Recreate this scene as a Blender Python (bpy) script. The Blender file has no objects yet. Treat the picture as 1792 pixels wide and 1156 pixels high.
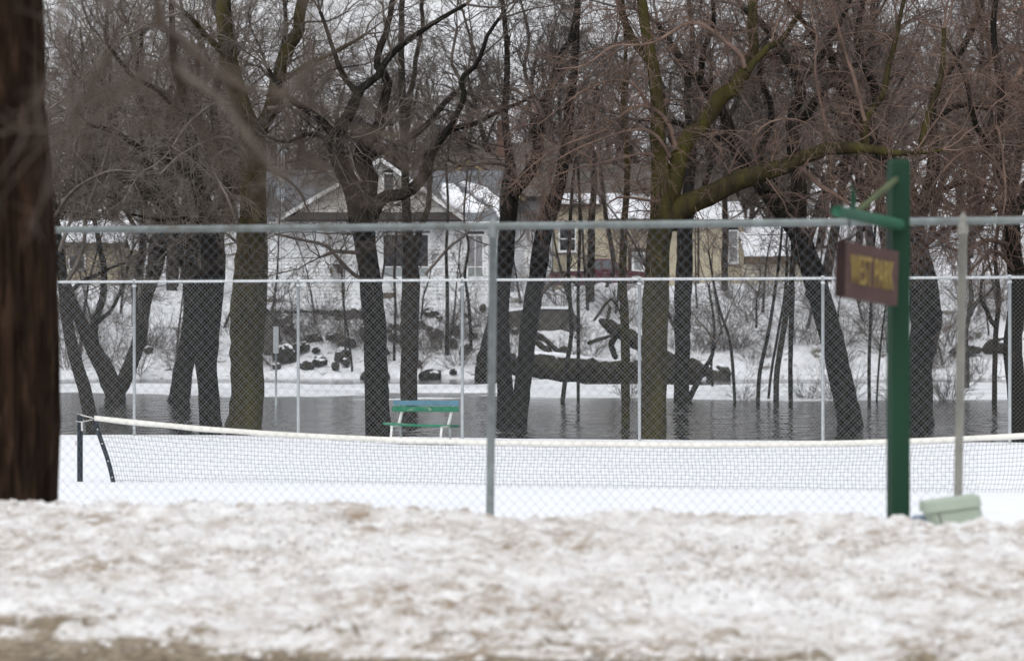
import bpy, math, random
import numpy as np
from mathutils import Vector

# ------------------------------------------------------------------ camera, light, exposure
SC = bpy.context.scene
F = 5755.0            # focal length in photo pixels (photo is 1792 x 1156)
CX, HY = 896.0, 585.0  # principal column, horizon row
CAMZ = 1.83           # camera height above the snow on the court

cam_d = bpy.data.cameras.new('camera')
cam = bpy.data.objects.new('camera', cam_d)
SC.collection.objects.link(cam)
cam.location = (0, 0, CAMZ)
cam.rotation_euler = (math.radians(90), 0, 0)
cam_d.sensor_width = 36.0
cam_d.lens = F / 1792.0 * 36.0
cam_d.shift_y = (HY - 578.0) / 1792.0
cam_d.clip_start = 0.5
cam_d.clip_end = 5000
cam_d.dof.use_dof = True
cam_d.dof.focus_distance = 58.0
cam_d.dof.aperture_fstop = 3.5
SC.camera = cam

world = bpy.data.worlds.new('World')
SC.world = world
world.use_nodes = True
wt = world.node_tree
wt.nodes.clear()
sky = wt.nodes.new('ShaderNodeTexSky')
sky.sky_type = 'NISHITA'
sky.sun_disc = False
SUN_EL, SUN_AZ = math.radians(48), math.radians(200)
sky.sun_elevation = SUN_EL
sky.sun_rotation = SUN_AZ
sky.air_density = 1.0
sky.dust_density = 6.0
hs = wt.nodes.new('ShaderNodeHueSaturation')
hs.inputs['Saturation'].default_value = 0.10
mx = wt.nodes.new('ShaderNodeMix')
mx.data_type = 'RGBA'
mx.inputs[0].default_value = 0.72            # cloud deck: even white over the clear-sky gradient
mx.inputs[7].default_value = (6.6, 6.75, 7.1, 1)
bg = wt.nodes.new('ShaderNodeBackground')
bg.inputs['Strength'].default_value = 0.15
wo = wt.nodes.new('ShaderNodeOutputWorld')
wt.links.new(sky.outputs[0], hs.inputs['Color'])
wt.links.new(hs.outputs[0], mx.inputs[6])
wt.links.new(mx.outputs[2], bg.inputs['Color'])
wt.links.new(bg.outputs[0], wo.inputs['Surface'])

sun_d = bpy.data.lights.new('sun', 'SUN')
sun_d.energy = 0.7
sun_d.angle = math.radians(40)
sun_d.color = (1.0, 0.98, 0.95)
sun = bpy.data.objects.new('sun', sun_d)
SC.collection.objects.link(sun)
_sd = Vector((math.sin(SUN_AZ) * math.cos(SUN_EL), math.cos(SUN_AZ) * math.cos(SUN_EL), math.sin(SUN_EL)))
sun.rotation_euler = _sd.to_track_quat('Z', 'Y').to_euler()

SC.view_settings.view_transform = 'Standard'
SC.view_settings.look = 'None'
SC.view_settings.exposure = 0.06
SC.view_settings.gamma = 1.0
SC.view_settings.use_curve_mapping = False
SC.cycles.use_denoising = True
SC.cycles.max_bounces = 6
SC.cycles.diffuse_bounces = 3
SC.cycles.glossy_bounces = 3

rng = np.random.default_rng(7)
R = math.radians
TH = math.radians(16.5)              # the court is turned this much against the picture plane
TT, CT, ST = math.tan(TH), math.cos(TH), math.sin(TH)

# ------------------------------------------------------------------ helpers
def PX(x, y, D):
    """photo pixel + distance -> world point"""
    return np.array([(x - CX) / F * D, D, CAMZ + (HY - y) / F * D])

def obl(x, D0):
    """distance of the oblique (court-parallel) line through D0 at photo column x"""
    return D0 / (1 + TT * (x - CX) / F)

def UV(u, v, z=0.0):
    """court frame: u along the fences (right), v away; v = perpendicular distance * """
    return np.array([u * CT + v * ST, -u * ST + v * CT, z])

def u_at(x, D0):
    """court-frame (u, v) of photo column x on the oblique line D0"""
    D = obl(x, D0)
    X = (x - CX) / F * D
    return X * CT - D * ST, X * ST + D * CT

def mesh_np(name, V, Fq, smooth=False):
    V = np.asarray(V, dtype=np.float64).reshape(-1, 3)
    Fq = np.asarray(Fq, dtype=np.int32)
    me = bpy.data.meshes.new(name)
    k = Fq.shape[1]
    me.vertices.add(len(V)); me.vertices.foreach_set('co', V.ravel())
    me.loops.add(Fq.size); me.loops.foreach_set('vertex_index', Fq.ravel())
    me.polygons.add(len(Fq))
    me.polygons.foreach_set('loop_start', np.arange(0, Fq.size, k, dtype=np.int32))
    if smooth:
        me.polygons.foreach_set('use_smooth', np.ones(len(Fq), dtype=bool))
    me.update(calc_edges=True)
    me.validate()
    return me

class MB:
    """collects polygons into one mesh"""
    def __init__(self): self.v, self.f = [], []
    def add(self, vs, fs):
        o = len(self.v)
        self.v.extend([tuple(map(float, p)) for p in vs])
        self.f.extend([tuple(i + o for i in f) for f in fs])
        return self
    def box(self, x0, x1, y0, y1, z0, z1):
        return self.add([(x0,y0,z0),(x1,y0,z0),(x1,y1,z0),(x0,y1,z0),(x0,y0,z1),(x1,y0,z1),(x1,y1,z1),(x0,y1,z1)],
                 [(0,3,2,1),(4,5,6,7),(0,1,5,4),(1,2,6,5),(2,3,7,6),(3,0,4,7)])
    def bar(self, a, b, w, h=None, up=(0,0,1)):
        """square bar from a to b, w wide, h high"""
        h = h or w
        a, b = np.array(a, float), np.array(b, float)
        t = (b - a) / np.linalg.norm(b - a)
        up = np.array(up, float)
        if abs(np.dot(up, t)) > 0.95: up = np.array([0, 1.0, 0])
        s = np.cross(t, up); s /= np.linalg.norm(s)
        n = np.cross(s, t)
        vs = []
        for p in (a, b):
            for i, j in ((-1,-1),(1,-1),(1,1),(-1,1)):
                vs.append(p + s * i * w / 2 + n * j * h / 2)
        return self.add(vs, [(0,3,2,1),(4,5,6,7),(0,1,5,4),(1,2,6,5),(2,3,7,6),(3,0,4,7)])
    def tube(self, pts, rad, sides=8, cap=True):
        pts = np.array(pts, float)
        rad = np.full(len(pts), rad) if np.isscalar(rad) else np.array(rad, float)
        V, Q = tubes(pts[None], rad[None], sides)
        o = len(self.v)
        self.add(V, Q)
        if cap:
            n = len(pts)
            self.f.append(tuple(o + i for i in range(sides)))
            self.f.append(tuple(o + (n - 1) * sides + i for i in reversed(range(sides))))
        return self
    def prism(self, poly, y0, y1):
        """polygon in x-z extruded along y"""
        n = len(poly)
        vs = [(x, y0, z) for x, z in poly] + [(x, y1, z) for x, z in poly]
        fs = [tuple(range(n)), tuple(range(2 * n - 1, n - 1, -1))]
        fs += [(i, i + n, (i + 1) % n + n, (i + 1) % n) for i in range(n)]
        return self.add(vs, fs)
    def mesh(self, name, base=(0, 0, 0), smooth=False):
        me = bpy.data.meshes.new(name)
        b = np.array(base)
        me.from_pydata([tuple(np.array(p) - b) for p in self.v], [], self.f)
        if smooth:
            me.polygons.foreach_set('use_smooth', np.ones(len(me.polygons), dtype=bool))
        me.update()
        return me

def tubes(P, Rd, sides):
    """batch of tubes: P (B,n,3), Rd (B,n) -> verts, quads"""
    B, n, _ = P.shape
    T = np.gradient(P, axis=1)
    T /= np.linalg.norm(T, axis=2, keepdims=True) + 1e-9
    m = T.mean(axis=1)
    ref = np.zeros((B, 3))
    ref[np.arange(B), np.argmin(np.abs(m), axis=1)] = 1.0
    N1 = np.cross(T, ref[:, None, :]); N1 /= np.linalg.norm(N1, axis=2, keepdims=True) + 1e-9
    N2 = np.cross(T, N1)
    a = np.arange(sides) * 2 * math.pi / sides
    V = P[:, :, None, :] + Rd[:, :, None, None] * (np.cos(a)[None, None, :, None] * N1[:, :, None, :] + np.sin(a)[None, None, :, None] * N2[:, :, None, :])
    idx = np.arange(B * n * sides).reshape(B, n, sides)
    i0 = idx[:, :-1, :]; i1 = idx[:, 1:, :]
    Q = np.stack([i0, np.roll(i0, -1, axis=2), np.roll(i1, -1, axis=2), i1], axis=-1).reshape(-1, 4)
    return V.reshape(-1, 3), Q

def link(o, parent=None):
    SC.collection.objects.link(o)
    if parent is not None: o.parent = parent
    return o

def obj(name, me, mat, parent=None, loc=None):
    o = bpy.data.objects.new(name, me)
    if not me.materials: me.materials.append(mat)
    if loc is not None: o.location = loc
    return link(o, parent)

def tag(o, label=None, cat=None, group=None, kind=None):
    if label: o['label'] = label
    if cat: o['category'] = cat
    if group: o['group'] = group
    if kind: o['kind'] = kind
    return o

def thing(name, label, cat, loc=(0, 0, 0), group=None):
    e = bpy.data.objects.new(name, None)
    e.empty_display_size = 0.2
    e.location = tuple(map(float, loc))
    link(e)
    return tag(e, label, cat, group)

def copy_tree(o, parent=None):
    c = o.copy(); link(c, parent)
    for ch in list(o.children): copy_tree(ch, c)
    return c

# value noise on a grid, for heightfields
def vnoise(x, y, seed=0):
    x = np.asarray(x, float); y = np.asarray(y, float)
    xi = np.floor(x).astype(np.int64); yi = np.floor(y).astype(np.int64)
    xf = x - xi; yf = y - yi
    def h(a, b):
        n = (a * 374761393 + b * 668265263 + seed * 974634777) & 0xffffffff
        n = ((n ^ (n >> 13)) * 1274126177) & 0xffffffff
        return ((n ^ (n >> 16)) & 0xffff) / 65535.0 * 2 - 1
    sx = xf * xf * (3 - 2 * xf); sy = yf * yf * (3 - 2 * yf)
    a = h(xi, yi); b = h(xi + 1, yi); c = h(xi, yi + 1); d = h(xi + 1, yi + 1)
    return (a * (1 - sx) + b * sx) * (1 - sy) + (c * (1 - sx) + d * sx) * sy

def fbm(x, y, seed=0, octv=4):
    s, a = 0, 1.0
    for i in range(octv):
        s = s + a * vnoise(x * 2 ** i, y * 2 ** i, seed + i * 17); a *= 0.5
    return s

def grid_mesh(name, xs, ys, zf, smooth=True):
    """xs, ys 2-D arrays of world x,y"""
    n, m = xs.shape
    V = np.stack([xs, ys, zf], axis=-1).reshape(-1, 3)
    idx = np.arange(n * m).reshape(n, m)
    Q = np.stack([idx[:-1, :-1], idx[:-1, 1:], idx[1:, 1:], idx[1:, :-1]], axis=-1).reshape(-1, 4)
    return mesh_np(name, V, Q, smooth)

# ------------------------------------------------------------------ materials
MAT = {}
def nmat(name):
    m = bpy.data.materials.new(name); m.use_nodes = True
    nt = m.node_tree
    return m, nt, nt.nodes['Principled BSDF']

def mat(name, col, rough=0.8, col2=None, scale=8.0, stretch=(1, 1, 1), bump=0.0, bscale=None, detail=6, lo=0.35, hi=0.65,
        metal=0.0, spec=0.3, coord='Object', col3=None, s3=30.0, lo3=0.6, hi3=0.7, rand=0.0, bdist=0.02):
    m, nt, p = nmat(name)
    L, N = nt.links, nt.nodes
    p.inputs['Roughness'].default_value = rough
    p.inputs['Metallic'].default_value = metal
    p.inputs['Specular IOR Level'].default_value = spec
    p.inputs['Base Color'].default_value = (*col, 1)
    tc = N.new('ShaderNodeTexCoord'); mp = N.new('ShaderNodeMapping')
    mp.inputs['Scale'].default_value = stretch
    if coord == 'World':
        g = N.new('ShaderNodeNewGeometry'); L.new(g.outputs['Position'], mp.inputs['Vector'])
    else:
        L.new(tc.outputs[coord], mp.inputs['Vector'])
    last = None
    def noise(sc, det=detail):
        n = N.new('ShaderNodeTexNoise'); n.inputs['Scale'].default_value = sc; n.inputs['Detail'].default_value = det
        n.inputs['Roughness'].default_value = 0.62
        L.new(mp.outputs[0], n.inputs['Vector']); return n
    def ramp(src, a, b):
        r = N.new('ShaderNodeMapRange'); r.inputs[1].default_value = a; r.inputs[2].default_value = b
        L.new(src, r.inputs[0]); return r.outputs[0]
    def mix(fac, a, b):
        x = N.new('ShaderNodeMix'); x.data_type = 'RGBA'
        if hasattr(fac, 'is_linked'): L.new(fac, x.inputs[0])
        else: x.inputs[0].default_value = fac
        for s, v in ((6, a), (7, b)):
            if hasattr(v, 'is_linked'): L.new(v, x.inputs[s])
            else: x.inputs[s].default_value = (*v, 1)
        return x.outputs[2]
    c = None
    if col2:
        n = noise(scale); c = mix(ramp(n.outputs['Fac'], lo, hi), col, col2)
    if col3:
        n = noise(s3); c = mix(ramp(n.outputs['Fac'], lo3, hi3), c or col, col3)
    if rand:
        oi = N.new('ShaderNodeObjectInfo'); h = N.new('ShaderNodeHueSaturation')
        r = N.new('ShaderNodeMapRange'); r.inputs[3].default_value = 1 - rand; r.inputs[4].default_value = 1 + rand
        L.new(oi.outputs['Random'], r.inputs[0]); L.new(r.outputs[0], h.inputs['Value'])
        if c: L.new(c, h.inputs['Color'])
        else: h.inputs['Color'].default_value = (*col, 1)
        c = h.outputs[0]
    if c: L.new(c, p.inputs['Base Color'])
    if bump:
        n = noise(bscale or scale * 2)
        b = N.new('ShaderNodeBump'); b.inputs['Strength'].default_value = bump; b.inputs['Distance'].default_value = bdist
        L.new(n.outputs['Fac'], b.inputs['Height']); L.new(b.outputs[0], p.inputs['Normal'])
    MAT[name] = m
    return m

mat('clean_snow', (0.86, 0.87, 0.89), 0.75, (0.80, 0.82, 0.86), 0.9, bump=0.25, bscale=6, coord='World', bdist=0.03)
mat('grit', (0.15, 0.11, 0.075), 0.95, (0.30, 0.235, 0.17), 3, coord='World', spec=0.1)
mat('lump_snow', (0.86, 0.85, 0.84), 0.9, (0.60, 0.55, 0.50), 2.5, coord='World')
mat('bank_snow', (0.80, 0.81, 0.84), 0.9, (0.62, 0.63, 0.65), 0.7, bump=0.9, bscale=2.2, coord='World', col3=(0.13, 0.115, 0.095), s3=1.3, lo3=0.57, hi3=0.66, bdist=0.18)
mat('ice_snow', (0.80, 0.81, 0.83), 0.55, (0.55, 0.57, 0.59), 0.35, stretch=(1, 0.5, 1), bump=0.3, bscale=2, coord='World', bdist=0.06)
mat('road_slush', (0.10, 0.072, 0.045), 0.7, (0.30, 0.23, 0.16), 5.0, bump=0.9, bscale=14, coord='World', col3=(0.6, 0.56, 0.5), s3=7, lo3=0.60, hi3=0.66)
mat('galvanised', (0.50, 0.53, 0.55), 0.5, (0.38, 0.41, 0.43), 14, metal=0.35, bump=0.05)
mat('galvanised_bright', (0.78, 0.80, 0.82), 0.5, (0.54, 0.57, 0.60), 20, metal=0.2)
mat('galvanised_dull', (0.28, 0.32, 0.32), 0.6, (0.19, 0.21, 0.20), 9, metal=0.2, col3=(0.16, 0.12, 0.08), s3=4, lo3=0.62, hi3=0.72)
mat('galvanised_pale', (0.34, 0.33, 0.28), 0.6, (0.24, 0.235, 0.21), 6, metal=0.15)
mat('wire', (0.44, 0.45, 0.43), 0.5, metal=0.3)
mat('wire_near', (0.24, 0.27, 0.31), 0.6, metal=0.2)
mat('net_cord', (0.015, 0.016, 0.025), 0.9)
mat('net_tape', (0.82, 0.80, 0.74), 0.85, (0.74, 0.72, 0.66), 3, bump=0.1)
mat('post_black', (0.012, 0.017, 0.026), 0.45, (0.02, 0.027, 0.035), 10)
mat('rope', (0.70, 0.69, 0.66), 0.9)
mat('bench_blue', (0.10, 0.20, 0.26), 0.6, (0.10, 0.25, 0.34), 9, stretch=(0.4, 1, 1), col3=(0.25, 0.32, 0.33), s3=22, lo3=0.64, hi3=0.68)
mat('bench_green', (0.025, 0.165, 0.095), 0.7, (0.035, 0.20, 0.115), 9, stretch=(0.4, 1, 1), col3=(0.30, 0.33, 0.28), s3=14, lo3=0.60, hi3=0.64)
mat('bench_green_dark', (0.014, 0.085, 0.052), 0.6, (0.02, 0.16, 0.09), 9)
mat('bench_white', (0.78, 0.78, 0.77), 0.6, (0.62, 0.62, 0.60), 12)
mat('sign_green', (0.010, 0.050, 0.026), 0.75, (0.007, 0.036, 0.020), 5, stretch=(1, 1, 0.2), bump=0.15, bscale=30)
mat('sign_green_light', (0.028, 0.120, 0.072), 0.7, (0.022, 0.095, 0.058), 6)
mat('sign_brace', (0.105, 0.13, 0.062), 0.8, (0.075, 0.095, 0.046), 8)
mat('sign_maroon', (0.098, 0.056, 0.050), 0.8, (0.076, 0.042, 0.037), 5, stretch=(0.5, 1, 3), bump=0.1)
mat('sign_end_shade', (0.030, 0.014, 0.014), 0.8, (0.018, 0.009, 0.009), 6)  # dark end grain of the board, with its shadow put into the colour
mat('sign_yellow', (0.36, 0.27, 0.085), 0.8, (0.27, 0.20, 0.07), 25)
mat('box_green', (0.42, 0.49, 0.40), 0.5, (0.37, 0.44, 0.36), 5)
mat('pipe_blue', (0.22, 0.27, 0.36), 0.5)
mat('bark_fore', (0.036, 0.021, 0.014), 0.95, (0.015, 0.010, 0.007), 10, stretch=(1, 1, 0.22), bump=1.0, bscale=14, col3=(0.062, 0.038, 0.025), s3=13, lo3=0.54, hi3=0.70, bdist=0.05, spec=0.06)
mat('bark_black', (0.011, 0.010, 0.009), 0.9, (0.030, 0.027, 0.024), 7, stretch=(1, 1, 0.25), bump=0.9, bscale=14, col3=(0.024, 0.025, 0.015), s3=2.0, lo3=0.55, hi3=0.70, bdist=0.04, spec=0.06)
mat('bark_mossy', (0.058, 0.049, 0.023), 0.95, (0.026, 0.022, 0.015), 8, stretch=(1, 1, 0.22), bump=0.9, bscale=14, col3=(0.076, 0.067, 0.020), s3=2.2, lo3=0.48, hi3=0.66, bdist=0.04, spec=0.06)
mat('bark_grey', (0.046, 0.040, 0.033), 0.95, (0.022, 0.020, 0.017), 8, stretch=(1, 1, 0.25), bump=0.8, bscale=16, bdist=0.03, spec=0.06)
mat('twig_grey', (0.250, 0.218, 0.188), 0.9, (0.095, 0.080, 0.068), 2.0, spec=0.06)
mat('twig_red', (0.250, 0.170, 0.135), 0.9, (0.095, 0.068, 0.057), 2.0, spec=0.06)
mat('twig_dark', (0.055, 0.047, 0.042), 0.9, (0.160, 0.134, 0.118), 2.0, spec=0.06)
mat('twig_far', (0.175, 0.148, 0.134), 0.95, (0.090, 0.075, 0.067), 0.8, rand=0.25, spec=0.06)
mat('bark_far', (0.034, 0.029, 0.026), 0.95, (0.018, 0.016, 0.014), 2.0, rand=0.2, spec=0.06)
mat('fore_branch', (0.150, 0.120, 0.098), 0.9, (0.090, 0.071, 0.058), 5)
mat('rock', (0.070, 0.064, 0.056), 0.95, (0.030, 0.028, 0.025), 2.2, bump=1.0, bscale=5, bdist=0.12, rand=0.45, spec=0.05, col3=(0.11, 0.10, 0.085), s3=5, lo3=0.56, hi3=0.68)
mat('bark_log', (0.020, 0.018, 0.014), 0.95, (0.046, 0.040, 0.032), 2.5, stretch=(0.4, 1, 1), bump=1.0, bscale=5, bdist=0.12, spec=0.05, col3=(0.045, 0.046, 0.022), s3=1.6, lo3=0.52, hi3=0.66)
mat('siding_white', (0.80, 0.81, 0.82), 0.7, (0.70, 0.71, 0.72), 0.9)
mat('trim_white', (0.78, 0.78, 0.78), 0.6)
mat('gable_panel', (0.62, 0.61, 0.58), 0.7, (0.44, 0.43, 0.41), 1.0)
mat('siding_bluegrey', (0.22, 0.25, 0.27), 0.7, (0.18, 0.20, 0.22), 1.0)
mat('shingle_grey', (0.17, 0.18, 0.20), 0.9, (0.12, 0.13, 0.14), 3, stretch=(1, 1, 4), bump=0.4, bscale=6)
mat('shingle_dark', (0.060, 0.058, 0.060), 0.9, (0.040, 0.040, 0.040), 3, stretch=(1, 1, 4))
mat('shingle_tan', (0.155, 0.140, 0.125), 0.9, (0.115, 0.105, 0.095), 2, stretch=(1, 1, 5))
mat('trim_brown', (0.060, 0.036, 0.030), 0.8, (0.045, 0.028, 0.024), 3)
mat('trim_yellow', (0.42, 0.33, 0.17), 0.8)
mat('tan_wall', (0.42, 0.37, 0.27), 0.85, (0.35, 0.30, 0.22), 1.5)
mat('cream_wall', (0.55, 0.50, 0.40), 0.85, (0.48, 0.44, 0.36), 1.0)
mat('shed_grey', (0.60, 0.61, 0.62), 0.8, (0.45, 0.46, 0.47), 1.5)
mat('roof_snow', (0.84, 0.85, 0.88), 0.8, (0.76, 0.78, 0.82), 1.0, bump=0.3, bscale=2)
mat('wood_brown', (0.11, 0.085, 0.055), 0.85, (0.08, 0.06, 0.04), 3)
mat('truck_maroon', (0.075, 0.012, 0.022), 0.3, (0.06, 0.011, 0.018), 3, spec=0.5)
mat('tyre', (0.012, 0.012, 0.012), 0.9)
mat('chrome', (0.45, 0.45, 0.46), 0.3, metal=0.9)
mat('lamp_red', (0.25, 0.01, 0.01), 0.3)
mat('lamp_clear', (0.7, 0.7, 0.66), 0.2)
mat('curtain', (0.33, 0.33, 0.34), 0.9, (0.22, 0.22, 0.24), 3, stretch=(4, 1, 0.5))
mat('dark_room', (0.025, 0.025, 0.028), 0.9)
mat('panel_grey', (0.30, 0.33, 0.33), 0.7)
mat('lantern', (0.20, 0.16, 0.08), 0.6)
mat('dark_metal', (0.03, 0.03, 0.032), 0.6)

def glass_mat(name, col, rough=0.06):
    m, nt, p = nmat(name)
    p.inputs['Base Color'].default_value = (*col, 1); p.inputs['Roughness'].default_value = rough
    p.inputs['Specular IOR Level'].default_value = 0.7
    MAT[name] = m
glass_mat('window_glass', (0.030, 0.030, 0.034))
glass_mat('truck_glass', (0.05, 0.06, 0.065))

def brick_mat(name, c1, c2, mortar, scale, bw=0.5, rh=0.25):
    m, nt, p = nmat(name)
    L, N = nt.links, nt.nodes
    tc = N.new('ShaderNodeTexCoord'); mp = N.new('ShaderNodeMapping'); mp.inputs['Rotation'].default_value = (R(90), 0, 0)
    b = N.new('ShaderNodeTexBrick'); b.inputs['Scale'].default_value = scale
    b.inputs['Color1'].default_value = (*c1, 1); b.inputs['Color2'].default_value = (*c2, 1); b.inputs['Mortar'].default_value = (*mortar, 1)
    b.inputs['Mortar Size'].default_value = 0.02; b.inputs['Brick Width'].default_value = bw; b.inputs['Row Height'].default_value = rh
    L.new(tc.outputs['Object'], mp.inputs[0]); L.new(mp.outputs[0], b.inputs['Vector']); L.new(b.outputs['Color'], p.inputs['Base Color'])
    p.inputs['Roughness'].default_value = 0.9
    MAT[name] = m
brick_mat('brick_tan', (0.58, 0.51, 0.37), (0.48, 0.42, 0.30), (0.30, 0.27, 0.22), 2.2)
brick_mat('brick_red', (0.16, 0.065, 0.05), (0.11, 0.05, 0.04), (0.20, 0.17, 0.15), 3.5)

# dirty ploughed snow
def dirty_snow():
    m, nt, p = nmat('dirty_snow')
    L, N = nt.links, nt.nodes
    g = N.new('ShaderNodeNewGeometry')
    mp = N.new('ShaderNodeMapping'); mp.inputs['Rotation'].default_value = (0, 0, TH); mp.inputs['Scale'].default_value = (0.62, 0.9, 1.5)
    L.new(g.outputs['Position'], mp.inputs['Vector'])
    def noise(sc, det=8, rough=0.65):
        n = N.new('ShaderNodeTexNoise'); n.inputs['Scale'].default_value = sc; n.inputs['Detail'].default_value = det; n.inputs['Roughness'].default_value = rough
        L.new(mp.outputs[0], n.inputs['Vector']); return n.outputs['Fac']
    def rng_(src, a, b, c=0.0, d=1.0):
        r = N.new('ShaderNodeMapRange'); r.inputs[1].default_value = a; r.inputs[2].default_value = b; r.inputs[3].default_value = c; r.inputs[4].default_value = d
        L.new(src, r.inputs[0]); return r.outputs[0]
    def mix(f, a, b):
        x = N.new('ShaderNodeMix'); x.data_type = 'RGBA'; L.new(f, x.inputs[0])
        for s, v in ((6, a), (7, b)):
            if hasattr(v, 'is_linked'): L.new(v, x.inputs[s])
            else: x.inputs[s].default_value = (*v, 1)
        return x.outputs[2]
    def mul(a, b):
        x = N.new('ShaderNodeMath'); x.operation = 'MULTIPLY'; L.new(a, x.inputs[0])
        if hasattr(b, 'is_linked'): L.new(b, x.inputs[1])
        else: x.inputs[1].default_value = b
        return x.outputs[0]
    def add(a, b):
        x = N.new('ShaderNodeMath'); x.operation = 'ADD'; x.use_clamp = True; L.new(a, x.inputs[0]); L.new(b, x.inputs[1]); return x.outputs[0]
    broad = rng_(noise(1.6, 7, 0.7), 0.40, 0.62)
    soil = rng_(noise(0.9, 5, 0.6), 0.38, 0.62, 0.40, 1.0)
    c = mix(rng_(noise(6, 7, 0.7), 0.44, 0.80), (0.93, 0.93, 0.93), (0.66, 0.63, 0.61))
    c = mix(mul(mul(rng_(noise(15, 7, 0.8), 0.48, 0.66), soil), 0.60), c, (0.44, 0.365, 0.295))
    c = mix(mul(mul(broad, rng_(noise(10, 8, 0.8), 0.43, 0.58)), 0.95), c, (0.31, 0.225, 0.145))
    spk = rng_(noise(32, 4, 0.7), 0.58, 0.64)
    c = mix(mul(spk, mul(soil, 0.75)), c, (0.15, 0.105, 0.07))
    spk2 = rng_(noise(64, 3, 0.6), 0.62, 0.67)
    c = mix(mul(spk2, mul(soil, 0.75)), c, (0.18, 0.14, 0.10))
    # grit thrown up from the road gathers in clumps along the foot of the bank
    at = N.new('ShaderNodeAttribute'); at.attribute_name = 'grit'
    foot = add(mul(at.outputs['Fac'], 1.0), mul(rng_(noise(4.5, 7, 0.75), 0.36, 0.64, -0.55, 0.45), 1.0))
    c = mix(mul(rng_(foot, 0.42, 0.56), 0.93), c, mix(rng_(noise(34, 5, 0.75), 0.42, 0.62), (0.13, 0.095, 0.055), (0.36, 0.29, 0.20)))
    L.new(c, p.inputs['Base Color']); p.inputs['Roughness'].default_value = 0.85
    bmp = N.new('ShaderNodeBump'); bmp.inputs['Strength'].default_value = 0.6; bmp.inputs['Distance'].default_value = 0.03
    L.new(noise(22, 8, 0.8), bmp.inputs['Height']); L.new(bmp.outputs[0], p.inputs['Normal'])
    MAT['dirty_snow'] = m
dirty_snow()

def water_mat():
    m, nt, p = nmat('river_water')
    L, N = nt.links, nt.nodes
    p.inputs['Base Color'].default_value = (0.018, 0.019, 0.018, 1)
    p.inputs['Roughness'].default_value = 0.09
    p.inputs['IOR'].default_value = 1.33
    g = N.new('ShaderNodeNewGeometry')
    def noise(sc, st, det=4):
        mp = N.new('ShaderNodeMapping'); mp.inputs['Scale'].default_value = st; L.new(g.outputs['Position'], mp.inputs['Vector'])
        n = N.new('ShaderNodeTexNoise'); n.inputs['Scale'].default_value = sc; n.inputs['Detail'].default_value = det; L.new(mp.outputs[0], n.inputs['Vector']); return n.outputs['Fac']
    b1 = N.new('ShaderNodeBump'); b1.inputs['Strength'].default_value = 0.30; b1.inputs['Distance'].default_value = 0.16
    L.new(noise(1.9, (1, 0.5, 1), 2), b1.inputs['Height'])
    # calmer and rougher streaks
    ms = N.new('ShaderNodeMapRange'); ms.inputs[1].default_value = 0.42; ms.inputs[2].default_value = 0.62; ms.inputs[3].default_value = 0.30; ms.inputs[4].default_value = 1.0
    L.new(noise(0.10, (1, 0.7, 1), 3), ms.inputs[0]); L.new(ms.outputs[0], b1.inputs['Strength'])
    b2 = N.new('ShaderNodeBump'); b2.inputs['Strength'].default_value = 0.35; b2.inputs['Distance'].default_value = 0.015
    L.new(noise(7, (1, 0.4, 1)), b2.inputs['Height']); L.new(b1.outputs[0], b2.inputs['Normal'])
    L.new(b2.outputs[0], p.inputs['Normal'])
    MAT['river_water'] = m
water_mat()

# ------------------------------------------------------------------ setting: road, snowbank, court, river, far bank
WATER = -0.15
# road
xs = np.array([[-60, 60], [-60, 60]], float)
ua = np.linspace(-70, 70, 2)
def uvgrid(us, vs):
    U, Vv = np.meshgrid(us, vs)
    return U * CT + Vv * ST, -U * ST + Vv * CT, U, Vv
us, vs = np.linspace(-60, 60, 60), np.concatenate([np.linspace(-60, 8, 12), np.linspace(8.5, 15.5, 40)])
Xg, Yg, Ug, Vg = uvgrid(us, vs)
tag(obj('road', grid_mesh('road', Xg, Yg, 0.49 + 0.012 * fbm(Ug * 3, Vg * 3, 5)), MAT['road_slush']), kind='structure')

# snowbank: D0 line (distance on the optical axis) -> v = D0 * cos(th)
def bank_h(U, D):
    """height of the ploughed bank; D is the distance where this court-parallel line crosses the optical axis"""
    wob = 0.30 * fbm(U * 0.55, D * 0 + 3.3, 41, 3)
    foot = 13.10 - 0.05 * (U + 5.0) + 0.09 * fbm(U * 1.1, D * 0 + 1.7, 11, 3)
    crest = 16.6
    s = np.clip((D - foot) / (crest - foot), 0, 1)
    ch = 0.912 - 0.013 * (U + 5.0)
    up = 0.50 + (ch - 0.50) * (s ** 0.62)
    t = np.clip((D - crest) / 3.2, 0, 1)
    down = ch + (0.03 - ch) * (t * t * (3 - 2 * t))
    z = np.where(D < crest, up, down)
    z = np.where(D < foot, 0.44, z)
    amp = np.clip((D - foot) / 0.25, 0, 1) * np.clip((20.2 - D) / 1.5, 0, 1)
    z = z + amp * (0.022 * fbm(U * 1.3, D * 1.3, 21, 3) + 0.036 * fbm(U * 4.2, D * 4.2, 22, 3) + 0.030 * np.abs(fbm(U * 11, D * 11, 25, 2)) + 0.010 * fbm(U * 24, D * 24, 26, 2))
    return z
us = np.concatenate([np.linspace(-40, -8.2, 40), np.linspace(-8, 0, 420), np.linspace(0.2, 40, 45)])
us = np.concatenate([np.linspace(-40, -9.5, 30), np.linspace(-9.4, 0.0, 480), np.linspace(0.2, 30, 40)])
Ds = np.concatenate([np.linspace(12.4, 17.2, 215), np.linspace(17.25, 20.6, 40)])
Xg, Yg, Ug, Vg = uvgrid(us, Ds * CT)
Dg = Vg / CT
me = grid_mesh('snowbank', Xg, Yg, bank_h(Ug, Dg))
ft = 13.10 - 0.05 * (Ug + 5.0)
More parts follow.
